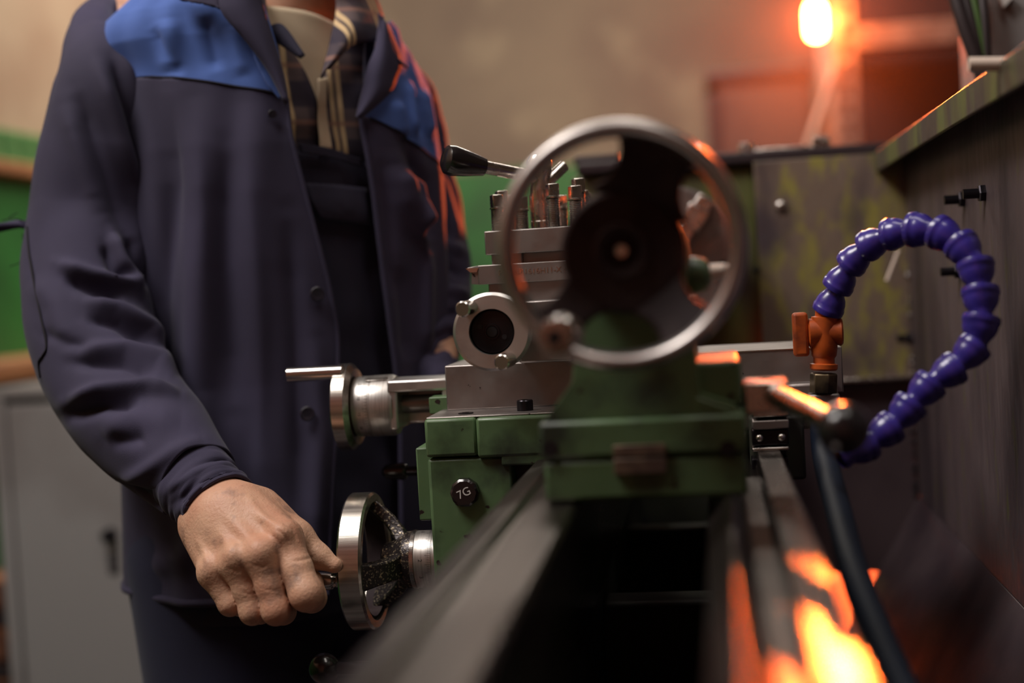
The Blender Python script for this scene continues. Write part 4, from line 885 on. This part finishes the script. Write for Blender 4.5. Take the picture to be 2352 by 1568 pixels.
lapL = patch('collar', [[(872, 40), (862, 110), (846, 150), (834, 200), (818, 268)], [(885, 50), (885, 125), (872, 170), (862, 215), (822, 270)], [(893, 60), (922, 138), (912, 178), (894, 214), (828, 272)]], 'jacket_navy', jk, None, 0.014, bulge=0.012)
patch('collar', [[(868, 30), (876, 90), (900, 130)], [(880, 40), (895, 105), (937, 158)]], 'jacket_navy', jk, None, 0.020)
for px, py in ((728, 675), (625, 262), (705, 950)):
    c = hit(px, py, None, 0.002); d = unit(unit(CAM-c)+nF*0.8)
    kb_ = 0.6 if py == 262 else 1.0; bt = MB().lathe(c, d, [(0, 0.0076*kb_), (0.002*kb_, 0.0078*kb_), (0.0028*kb_, 0.0066*kb_), (0.0024*kb_, 0.005*kb_), (0.0022*kb_, 0.001)], 24).build('button', 'button_dark', jk)
    a_, b_, _ = frame(d)
    for s in (-1, 1):
        MB().cyl(c+a_*0.0016*s+d*0.002, c+a_*0.0016*s+d*0.0027, 0.0007, 8).build('button_hole', 'stitch_dark', bt)
# --- overalls, shirt and undershirt under the jacket
def layer(name, m, zlo, ztopf, nr, nc, off, solid=0.002, folds=(), seed=5, amp=0.0015):
    u = np.linspace(-np.pi, np.pi, nc)[None]; r = np.linspace(0, 1, nr)[:, None]; zt = ztopf(u)
    Z = zlo+(zt-zlo)*r; V = tsec(Z, u+0*r, off)
    nn = grid_normals(V); V = V+nn*smooth_noise((nr, nc), (14, 40), seed, amp)[..., None]
    V = fold(V, list(folds), sign=1 if (nn[nr//2, nc//2]@nF) > 0 else -1)
    vs, fs = grid_mesh(V); return add_mesh(name, vs, fs, m, man, solid, 0)
zbib = P(760, 345, 1.47)[2]
ov = layer('overalls', 'bib_navy', Z_HEM-0.03, lambda u: zbib-0.02*np.sin(u)*np.cos(u/2)-0.10*(1-np.cos(np.clip(np.abs(u)-0.75, 0, 1)*1.2)), 110, 220, -0.003,
           folds=[([(760, 540), (800, 700), (790, 900)], 20, 0.004), ([(840, 560), (850, 800)], 14, -0.004)])
patch('bib_pocket', [[(700, 420), (770, 424), (842, 432)], [(716, 470), (780, 474), (848, 480)], [(738, 503), (790, 508), (852, 516)]], 'bib_navy', ov, SI, 0.006, bulge=0.004)
patch('bib_edge', [[(688, 330), (760, 342), (832, 366)], [(690, 350), (760, 362), (834, 384)]], 'bib_navy', ov, SI, 0.006)
patch('strap', [[(838, 90), (836, 200), (842, 340)], [(858, 90), (856, 200), (862, 340)]], 'bib_navy', ov, SI, 0.008)
# shirt with an open V at the throat
VR = [(600, -40), (618, 50), (665, 105), (706, 175), (728, 245), (730, 300), (735, 420)]
VL = [(800, -40), (795, 50), (768, 105), (742, 175), (731, 245), (733, 300), (738, 420)]
zc = np.linspace(zbib-0.06, 1.475, 90)
uR = edge_u(VR, zc, -0.010, -75, 70); uL = edge_u(VL, zc, -0.010, -60, 90); uL = np.maximum(uL, uR+0.004)
w = np.linspace(0, 1, 220)[None]; U = uR[:, None]*(1-w)+(uL[:, None]-2*np.pi)*w
V = tsec(np.repeat(zc[:, None], 220, 1), U, -0.010)
nn = grid_normals(V); V = V+nn*smooth_noise((90, 220), (10, 44), 9, 0.0018)[..., None]
vs, fs = grid_mesh(V); sh = add_mesh('shirt', vs, fs, 'plaid', man, 0.002, 0)
patch3('shirt_collar', [[(752, -70, 1.60), (772, 10, 1.53), (760, 90, 1.478), (738, 180, 1.455)], [(800, -70, 1.60), (826, 0, 1.56), (800, 80, 1.49), (748, 160, 1.455)], [(838, -60, 1.60), (880, 40, 1.575), (868, 92, 1.54), (810, 102, 1.49), (756, 158, 1.456)]], 'plaid', sh, bulge=0.010)
patch3('shirt_collar', [[(608, -30, 1.50), (612, 55, 1.462), (650, 58, 1.455), (700, 128, 1.452)], [(606, 0, 1.50), (612, 78, 1.462), (640, 100, 1.453), (692, 134, 1.450)]], 'bib_navy', sh, bulge=0.003)
patch('shirt_placket', [[(731, 180), (730, 260), (735, 345)], [(752, 178), (750, 260), (764, 345)]], 'undershirt_cream', sh, SI, 0.000, solid=0.002)
us = layer('undershirt', 'undershirt_cream', 1.15, lambda u: 1.482-0.030*np.cos(u), 60, 160, -0.018, seed=11, amp=0.0008)
# --- sleeves: tubes with folds
def sleeve(name, C, rows, cols, folds, m, parent, seed, flat=1.0, end=None, noise=0.0018):
    "C: list of (px,py,Y,half width in px)"
    C = np.asarray(C, float); pts = np.array([P(*c[:3]) for c in C]); rad = C[:, 3]*C[:, 2]/FPX
    d = spline(np.hstack([pts, rad[:, None]]), rows); p = d[:, :3]; r = d[:, 3]
    T = np.gradient(p, axis=0); a = None; V = np.zeros((rows, cols, 3))
    for i in range(rows):
        t = unit(T[i]); v = unit(CAM-p[i]); b = unit(np.cross(t, v)); c = np.cross(b, t)
        th = np.linspace(0, 2*np.pi, cols, endpoint=False)
        V[i] = p[i]+(np.cos(th)[:, None]*b+np.sin(th)[:, None]*c*flat)*r[i]
    nn = grid_normals(V, True); s = 1 if ((nn*(V-p[:, None])).sum(-1)).mean() > 0 else -1
    V = V+nn*s*smooth_noise((rows, cols), (16, 10), seed, noise)[..., None]
    V = fold(V, folds, True, s)
    vs, fs = grid_mesh(V, True); o = add_mesh(name, vs, fs, m, parent, 0.0025, 0)
    return o, V
rs_f = [([(129, 603), (215, 634), (297, 653), (332, 695)], 13, 0.0085), ([(140, 640), (215, 668), (290, 690)], 14, -0.008), ([(255, 530), (277, 600), (325, 667)], 11, 0.008), ([(235, 560), (262, 625), (300, 640)], 12, -0.007), ([(290, 540), (312, 600), (338, 660)], 12, -0.008),
        ([(182, 691), (268, 708), (340, 749), (383, 806)], 15, 0.0075), ([(190, 730), (270, 748), (350, 800)], 14, -0.0065), ([(172, 806), (287, 803), (364, 825), (410, 872)], 17, 0.0075), ([(160, 835), (280, 838), (370, 865)], 14, -0.0065),
        ([(150, 925), (230, 897), (335, 890), (420, 910)], 14, 0.0085), ([(140, 960), (235, 930), (330, 930)], 18, -0.009), ([(230, 1000), (300, 960), (420, 965)], 30, 0.004), ([(250, 1010), (300, 1010), (340, 1000)], 18, -0.004),
        ([(270, 1115), (330, 1085), (400, 1040), (470, 1010)], 16, 0.004), ([(260, 1110), (320, 1135), (390, 1150)], 14, -0.007),
        ([(215, 120), (262, 260), (312, 420), (336, 560)], 17, 0.007), ([(255, 130), (300, 270), (335, 430)], 13, -0.007), ([(170, 200), (215, 330), (262, 460), (300, 560)], 20, -0.006), ([(150, 230), (190, 360), (235, 500)], 22, 0.004), ([(270, 90), (322, 250), (350, 420)], 11, 0.006),
        ([(70, 640), (130, 700), (160, 800)], 26, 0.003), ([(90, 760), (160, 790), (220, 800)], 14, -0.003), ([(420, 840), (395, 800), (370, 760)], 12, -0.004)]
rs_f = [(p_, w_, a_*1.35) for p_, w_, a_ in rs_f]
RS = [(275, 0, 1.56, 34), (246, 18, 1.54, 36), (226, 46, 1.515, 48), (220, 98, 1.485, 68), (232, 190, 1.455, 103), (225, 330, 1.455, 126), (208, 490, 1.455, 138), (200, 640, 1.43, 146), (214, 780, 1.40, 150), (262, 890, 1.37, 148), (330, 975, 1.335, 138), (400, 1050, 1.30, 118), (452, 1106, 1.275, 99)]
rs, RV_ = sleeve('sleeve', RS, 240, 150, rs_f, 'jacket_navy', jk, 21)
CU = [(440, 1092, 1.282, 97), (462, 1118, 1.27, 95), (482, 1141, 1.262, 91), (499, 1160, 1.256, 92), (503, 1165, 1.254, 92)]
cu_f = [([(380, 1130), (450, 1085), (545, 1060)], 9, 0.003), ([(385, 1165), (460, 1115), (560, 1080)], 10, -0.002), ([(400, 1180), (480, 1135), (570, 1100)], 9, 0.002)]
cf, CV_ = sleeve('cuff', CU, 50, 120, cu_f, 'jacket_navy', jk, 23, noise=0.001)
MB().tube(np.vstack([CV_[-1], CV_[-1][:1]]), 0.0022, 8).build('cuff_edge', 'jacket_navy', cf)
ls_f = [([(960, 590), (1010, 560), (1070, 585)], 13, 0.008), ([(965, 640), (1020, 610), (1078, 640)], 12, -0.008), ([(970, 700), (1020, 670), (1078, 675)], 11, 0.009), ([(975, 740), (1020, 715), (1070, 720)], 10, -0.008), ([(975, 775), (1020, 750), (1062, 750)], 10, 0.008), ([(980, 815), (1015, 795), (1050, 790)], 9, -0.006),
        ([(1000, 380), (1025, 470), (1050, 560)], 12, 0.008), ([(985, 400), (1005, 500), (1020, 560)], 12, -0.008)]
LS = [(900, 180, 1.70, 60), (925, 210, 1.71, 66), (945, 260, 1.72, 68), (962, 340, 1.72, 66), (982, 450, 1.71, 68), (1000, 560, 1.69, 74), (1008, 660, 1.66, 76), (1004, 745, 1.62, 70), (992, 815, 1.59, 60), (992, 850, 1.57, 56), (1002, 880, 1.555, 52), (1016, 905, 1.545, 46)]
ls, LV_ = sleeve('sleeve', LS, 180, 110, ls_f, 'jacket_navy', jk, 22)
# blue shoulder cap of the far sleeve follows the yoke; the seam of the near sleeve
def on_tube(V, pts, lift):
    flat = V.reshape(-1, 3); x, y = proj(flat); dep = flat@Fv
    out = []
    for px, py in pts:
        d = (x-px)**2+(y-py)**2; c = np.where(d < np.sort(d)[24])[0]; k = c[np.argmin(dep[c])]
        q = flat[k]; out.append(P(px, py, q[1])+unit(CAM-q)*lift)
    return np.array(out)
sl = [(62, 520), (66, 580), (76, 640), (92, 720), (106, 792), (98, 815), (88, 832), (92, 868)]
MB().tube(spline(on_tube(RV_, sl, 0.001), 60), 0.0011, 6).build('elbow_patch_seam', 'stitch_dark', rs)
q = [P(66, 508, 1.455), P(40, 506, 1.45), P(0, 512, 1.44), P(-40, 520, 1.43)]; q2 = [P(68, 536, 1.455), P(48, 524, 1.45), P(0, 532, 1.445), P(-40, 540, 1.435)]
Vt = np.array([spline(q, 30), (spline(q, 30)+spline(q2, 30))/2+YA*-0.002, spline(q2, 30)]); vs, fs = grid_mesh(Vt)
add_mesh('torn_strip', vs, fs, 'jacket_navy', rs, 0.0015, 0)
for k, pts in enumerate(([(58, 508), (30, 502), (5, 506)], [(52, 536), (54, 570), (48, 600), (22, 612)], [(20, 500), (40, 488)], [(60, 540), (56, 620)])):
    MB().tube(spline([P(x, y, 1.45) for x, y in pts], 16), 0.0005, 5).build('loose_thread', 'stitch_dark', rs)
# --- skin: sculpted as one distance field and meshed
def surface_nets(G, org, hgrid):
    ins = G < 0; nx, ny, nz = G.shape; c = [(i, j, k) for i in (0, 1) for j in (0, 1) for k in (0, 1)]
    sl = lambda A, o: A[o[0]:nx-1+o[0], o[1]:ny-1+o[1], o[2]:nz-1+o[2]]
    cnt = sum(sl(ins, o).astype(np.int8) for o in c); mask = (cnt > 0) & (cnt < 8)
    ii = np.argwhere(mask); idx = np.full(mask.shape, -1, np.int64); idx[mask] = np.arange(len(ii))
    acc = np.zeros((len(ii), 3)); num = np.zeros(len(ii)); g = {o: sl(G, o)[mask] for o in c}
    for a in c:
        for ax in range(3):
            if a[ax]: continue
            b = list(a); b[ax] = 1; b = tuple(b); ga, gb = g[a], g[b]; m = (ga < 0) != (gb < 0)
            t = ga[m]/(ga[m]-gb[m]); p = np.tile(np.array(a, float), (m.sum(), 1)); p[:, ax] += t; acc[m] += p; num[m] += 1
    Vv = (ii+acc/num[:, None])*hgrid+org; Q = []
    for ax in range(3):
        o = [0, 0, 0]; o[ax] = 1; b1, b2 = [(1, 2), (2, 0), (0, 1)][ax]
        A = ins[tuple(slice(0, s-1) if d == ax else slice(1, s-1) for d, s in enumerate(G.shape))]
        B = ins[tuple(slice(1, s) if d == ax else slice(1, s-1) for d, s in enumerate(G.shape))]
        w = np.argwhere(A != B)
        if not len(w): continue
        fl = A[tuple(w.T)]; w = w.copy()
        for d in range(3):
            if d != ax: w[:, d] += 1
        e1 = np.zeros(3, int); e1[b1] = 1; e2 = np.zeros(3, int); e2[b2] = 1
        q = np.stack([idx[tuple((w-e1-e2).T)], idx[tuple((w-e2).T)], idx[tuple(w.T)], idx[tuple((w-e1).T)]], 1)
        q[~fl] = q[~fl][:, ::-1]; Q.append(q)
    return Vv, np.vstack(Q)
def rc(Pt, a, b, ra, rb):
    a = np.asarray(a, np.float32); b = np.asarray(b, np.float32); ba = b-a; pa = Pt-a; t = np.clip(pa@ba/max(ba@ba, 1e-12), 0, 1)
    return np.linalg.norm(pa-t[..., None]*ba, axis=-1)-(ra+(rb-ra)*t)
def ell(Pt, c, r): 
    k = np.linalg.norm((Pt-np.asarray(c, np.float32))/np.asarray(r, np.float32), axis=-1); return (k-1)*min(r)
def smin(a, b, k):
    hh = np.clip(0.5+0.5*(b-a)/k, 0, 1); return b*(1-hh)+a*hh-k*hh*(1-hh)
def field(lo, hi, s, fn):
    lo = np.asarray(lo); n = np.ceil((np.asarray(hi)-lo)/s).astype(int)+1
    g = np.stack(np.meshgrid(*[lo[i]+s*np.arange(n[i]) for i in range(3)], indexing='ij'), -1).astype(np.float32)
    Vv, Q = surface_nets(fn(g), lo, s); return Vv, Q
def relax(V, Q, it=2, k=0.5):
    n = len(V); e = np.vstack([Q[:, [0, 1]], Q[:, [1, 2]], Q[:, [2, 3]], Q[:, [3, 0]]]); e = np.vstack([e, e[:, ::-1]])
    for _ in range(it):
        s = np.zeros((n, 3)); c = np.zeros(n); np.add.at(s, e[:, 0], V[e[:, 1]]); np.add.at(c, e[:, 0], 1); V = V*(1-k)+k*s/np.maximum(c, 1)[:, None]
    return V
# right hand on the crank handle
wr_ = P(480, 1132, 1.268); J = {}
J['i'] = [P(652, 1236, 1.208), P(704, 1364, 1.186), P(716, 1372, 1.222), P(716, 1335, 1.236)]
J['m'] = [P(600, 1278, 1.190), P(634, 1402, 1.183), P(650, 1404, 1.222), P(655, 1360, 1.238)]
J['r'] = [P(545, 1296, 1.193), P(580, 1404, 1.190), P(598, 1404, 1.224), P(604, 1362, 1.240)]
J['p'] = [P(490, 1318, 1.201), P(529, 1386, 1.197), P(554, 1388, 1.224), P(562, 1355, 1.236)]
FR = {'i': (0.0152, 0.0147, 0.0128, 0.0105), 'm': (0.0146, 0.0122, 0.0112, 0.0100), 'r': (0.0136, 0.0112, 0.0104, 0.0095), 'p': (0.0124, 0.0104, 0.0098, 0.0088)}
TH = [P(600, 1170, 1.262), P(682, 1232, 1.242), P(732, 1278, 1.240), P(768, 1298, 1.238)]
def hand_field(g):
    palm = rc(g, wr_, P(530, 1200, 1.238), 0.030, 0.030)
    palm = smin(palm, rc(g, P(330, 985, 1.325), wr_, 0.036, 0.0285), 0.015)
    for k, px, py, Y, r0, r1 in (('i', 560, 1170, 1.242, 0.024, 0.0155), ('m', 525, 1185, 1.236, 0.024, 0.0140), ('r', 490, 1200, 1.238, 0.023, 0.0132), ('p', 462, 1212, 1.246, 0.020, 0.0128)):
        palm = smin(palm, rc(g, P(px, py, Y), J[k][0]+YA*0.003, r0, r1), 0.014)
    palm = smin(palm, rc(g, P(600, 1200, 1.250), P(640, 1240, 1.230), 0.020, 0.016), 0.012)
    for k, (px, py, Y) in {'i': (648, 1224, 1.1935), 'm': (596, 1266, 1.1815), 'r': (537, 1276, 1.1835), 'p': (484, 1304, 1.195)}.items():
        palm = smin(palm, np.linalg.norm(g-P(px, py, Y).astype(np.float32), axis=-1)-0.0060, 0.015)      # knuckles
    for a, b in (((520, 1180, 1.214), (590, 1255, 1.183)), ((495, 1195, 1.217), (535, 1268, 1.184)), ((560, 1165, 1.219), (640, 1215, 1.195)), ((470, 1215, 1.224), (482, 1296, 1.196))):
        palm = smin(palm, rc(g, P(*a), P(*b), 0.0016, 0.002), 0.008)   # tendons
    out = palm
    for k in 'imrp':
        j, r = J[k], FR[k]
        md = j[0]*0.45+j[1]*0.55; f = smin(rc(g, j[0], md, r[0], r[1]*0.98), rc(g, md, j[1], r[1]*0.98, r[1]*0.97), 0.004)
        f = smin(f, rc(g, j[1], j[2], r[1]*0.98, r[2]), 0.006); f = smin(f, rc(g, j[2], j[3], r[2], r[3]), 0.005)
        out = np.minimum(out, smin(palm, f, 0.009))
    t = rc(g, TH[0], TH[1], 0.020, 0.0145); t = smin(t, rc(g, TH[1], TH[2], 0.0135, 0.0112), 0.008); t = smin(t, rc(g, TH[2], TH[3], 0.0108, 0.0072), 0.005)
    return np.minimum(out, smin(palm, t, 0.012))
hp_ = np.array([P(420, 1090, 1.28), P(780, 1440, 1.18), P(440, 1440, 1.25), P(760, 1110, 1.27), wr_])
hv, hq_ = field(np.minimum(hp_.min(0), hp_.min(0))-0.012, hp_.max(0)+0.012, 0.00135, hand_field)
hv = relax(hv, hq_, 2, 0.35)
# fine wrinkles over knuckles and finger backs
def wrinkle(V, Q):
    n = np.zeros_like(V); fn_ = np.cross(V[Q[:, 2]]-V[Q[:, 0]], V[Q[:, 3]]-V[Q[:, 1]])
    for k in range(4): np.add.at(n, Q[:, k], fn_)
    n /= np.maximum(np.linalg.norm(n, axis=1, keepdims=True), 1e-12)
    x, y = proj(V); d = np.zeros(len(V))
    lines = [([(662, 1180), (690, 1210), (700, 1235)], 3.2, -0.0012), ([(645, 1195), (672, 1215), (684, 1245)], 3.2, -0.0011), ([(632, 1210), (655, 1232), (668, 1262)], 3.2, -0.0010), ([(622, 1225), (645, 1250), (655, 1278)], 3, -0.0009),
             ([(578, 1296), (602, 1303), (622, 1294)], 4, -0.0004), ([(522, 1304), (545, 1312), (560, 1304)], 4, -0.0004),
             ([(602, 1352), (630, 1356), (652, 1350)], 3, -0.0004), ([(548, 1358), (575, 1364), (596, 1358)], 3, -0.0004), ([(670, 1290), (700, 1285), (728, 1275)], 4, -0.0007),
             ([(560, 1130), (600, 1180), (640, 1210)], 9, 0.0012), ([(450, 1230), (470, 1270), (480, 1300)], 8, 0.0010)]
    fac = np.clip((n*unit(CAM-V.mean(0))).sum(1)*2, 0, 1)
    for pts, w_, A in lines: d += A*poly_field(x, y, pts, w_)
    return V+n*(d*fac)[:, None]
hv = wrinkle(hv, hq_)
# body: head, neck, trunk, arms, legs
neckb = P(700, 40, 1.565); headc = neckb+np.array([nF[0]*0.035, nF[1]*0.035, 0.185])
rsh = P(290, 90, 1.56); lsh = P(915, 250, 1.715); rel = P(214, 780, 1.40); lel = P(1006, 650, 1.66); lwr = P(1016, 905, 1.545)
pel = np.array([hemC[0], hemC[1], 0.90]); rhip = pel-tL*0.095-ZA*0.05; lhip = pel+tL*0.095-ZA*0.05
rkn = rhip+np.array([0.02, -0.02, -0.40]); lkn = lhip+np.array([0.05, 0.02, -0.40]); rft = rkn+np.array([-0.03, -0.01, -0.39]); lft = lkn+np.array([-0.02, 0.04, -0.39])
def head_local(g): 
    q = g-headc.astype(np.float32); return np.stack([q@nF.astype(np.float32), q@tL.astype(np.float32), q[..., 2]], -1)
def body_field(g):
    d = rc(g, neckb-ZA*0.07-nF*0.045, headc-ZA*0.03-nF*0.012, 0.056, 0.055)
    tr = np.minimum(rc(g, SHC-ZA*0.08-tL*0.08-nF*0.01, SHC-ZA*0.09+tL*0.08-nF*0.01, 0.075, 0.075), rc(g, SHC-ZA*0.22-tL*0.06, SHC-ZA*0.22+tL*0.06, 0.10, 0.10))
    tr = smin(tr, rc(g, SHC-ZA*0.2, pel, 0.11, 0.115), 0.06); d = smin(d, tr, 0.05)
    for a, b, c, r in ((rsh, rel, P(430, 1080, 1.285), 1), (lsh, lel, lwr, 0.62)):
        arm_ = smin(rc(g, a, b, 0.050 if a is rsh else 0.034, 0.040*r), rc(g, b, c, 0.040*r, 0.029*r), 0.02); d = smin(d, arm_, 0.03)
    for a, b, c in ((rhip, rkn, rft), (lhip, lkn, lft)):
        d = smin(d, smin(rc(g, a, b, 0.085, 0.056), rc(g, b, c+ZA*0.02, 0.054, 0.038), 0.03), 0.04)
    q = head_local(g)
    hd = ell(q, (0.0, 0, 0.035), (0.098, 0.076, 0.108)); hd = smin(hd, ell(q, (0.028, 0, -0.045), (0.062, 0.056, 0.070)), 0.03)
    hd = smin(hd, rc(q, (0.098, 0, 0.022), (0.116, 0, -0.012), 0.008, 0.013), 0.012)      # nose
    for s in (-1, 1):
        hd = smin(hd, ell(q, (0.0, 0.076*s, 0.005), (0.018, 0.010, 0.030)), 0.008)      # ear
        hd = smin(hd, rc(q, (0.090, 0.018*s, 0.042), (0.080, 0.050*s, 0.040), 0.007, 0.006), 0.01)      # brow
        hd = -smin(-hd, np.linalg.norm(q-np.array([0.098, 0.031*s, 0.022], np.float32), axis=-1)-0.012, 0.012)      # socket
    hd = smin(hd, rc(q, (0.092, -0.018, -0.046), (0.092, 0.018, -0.046), 0.008, 0.008), 0.008)
    hd = smin(hd, ell(q, (0.072, 0, -0.088), (0.026, 0.026, 0.022)), 0.02)
    d = smin(d, hd, 0.03)
    # left hand, fingers over the cross-slide bracket
    fw = unit(np.array([0.85, -0.25, -0.35]))
    pm = rc(g, lwr, lwr+fw*0.075, 0.018, 0.026); sd = unit(np.cross(fw, ZA))
    for k in range(4):
        o = lwr+fw*0.080+sd*(k-1.5)*0.021; pm = smin(pm, rc(g, o, o+fw*0.035+ZA*-0.006, 0.010, 0.009), 0.008); pm = np.minimum(pm, rc(g, o+fw*0.035+ZA*-0.006, o+fw*0.052-ZA*0.03, 0.009, 0.008))
    return smin(d, pm, 0.01)
bp_ = np.array([rsh, lsh, rel, lel, lwr, rft, lft, headc+ZA*0.12, headc+nF*0.12, pel-nF*0.14, P(430, 1080, 1.285)])
lo = bp_.min(0)-0.12; hi = bp_.max(0)+0.08; lo[2] = 0.02
bv, bq = field(lo, hi, 0.0075, body_field); bv = relax(bv, bq, 1, 0.4)
add_mesh('body', np.vstack([bv, hv]), [tuple(q) for q in bq]+[tuple(q+len(bv)) for q in hq_], 'skin', man)
hl = lambda x, y, z: headc+nF*x+tL*y+ZA*z
for s in (-1, 1):
    ey = MB().sphere(hl(0.079, 0.031*s, 0.021), 0.0125, 20, 14).build('eye', 'eye_white', man); MB().sphere(hl(0.0885, 0.031*s, 0.020), 0.0048, 14, 10).build('iris', 'eye_iris', ey)
MB().tube(spline([hl(0.099, -0.024, -0.048), hl(0.104, 0, -0.047), hl(0.099, 0.024, -0.048)], 12), [0.002, 0.0035, 0.004, 0.0042, 0.0045, 0.0045, 0.0045, 0.0045, 0.0042, 0.004, 0.0035, 0.002], 10).build('mouth', 'lip', man)
def hair_field(g):
    q = head_local(g); a = ell(q, (-0.008, 0, 0.048), (0.106, 0.083, 0.108)); cut = q[..., 0]*0.75-q[..., 2]*0.66+0.012; a = np.maximum(a, cut)
    return np.maximum(a, -(q[..., 2]+0.05))
vv, qq = field(headc-0.16, headc+0.19, 0.006, hair_field); add_mesh('hair', relax(vv, qq, 2), [tuple(q) for q in qq], 'hair_grey', man)
def trouser_field(g):
    d = smin(rc(g, pel-tL*0.06+ZA*0.03, pel+tL*0.06+ZA*0.03, 0.125, 0.125), rc(g, pel-tL*0.06-ZA*0.04, pel+tL*0.06-ZA*0.04, 0.125, 0.125), 0.04)
    for a, b, c in ((rhip, rkn, rft), (lhip, lkn, lft)):
        leg = smin(rc(g, a, b, 0.112, 0.088), rc(g, b, c+ZA*0.03, 0.086, 0.078), 0.05); d = smin(d, leg, 0.012)
    return np.maximum(d+0.004*np.sin(g[..., 2]*60+g[..., 0]*40)*np.clip((0.7-g[..., 2])*4, 0, 1), 0.06-g[..., 2])
vv, qq = field(np.array([min(rft[0], rhip[0])-0.18, min(rft[1], rkn[1])-0.16, 0.03]), np.array([max(lkn[0], lhip[0])+0.18, max(lft[1], lkn[1])+0.18, 1.08]), 0.0075, trouser_field)
add_mesh('trousers', relax(vv, qq, 2), [tuple(q) for q in qq], 'trouser_navy', man)
for ft in (rft, lft):
    fz = lambda g: np.maximum(smin(rc(g, np.array([ft[0], ft[1], 0.05]), np.array([ft[0], ft[1], 0.05])+nF*0.15-ZA*0.012, 0.045, 0.038), rc(g, np.array([ft[0], ft[1], 0.05]), np.array([ft[0], ft[1], 0.12]), 0.045, 0.045), 0.03), 0.012-g[..., 2])
    vv, qq = field(np.array([ft[0], ft[1], 0.05])-[0.1, 0.24, 0.05], np.array([ft[0], ft[1], 0.05])+[0.24, 0.1, 0.13], 0.006, fz)
    so = add_mesh('shoe', relax(vv, qq, 2), [tuple(q) for q in qq], 'shoe_leather', man)
    MB().lathe(np.array([ft[0], ft[1], 0.0])+nF*0.06, ZA, [(0, 0.05), (0.014, 0.052)], 28).build('sole', 'stitch_dark', so)
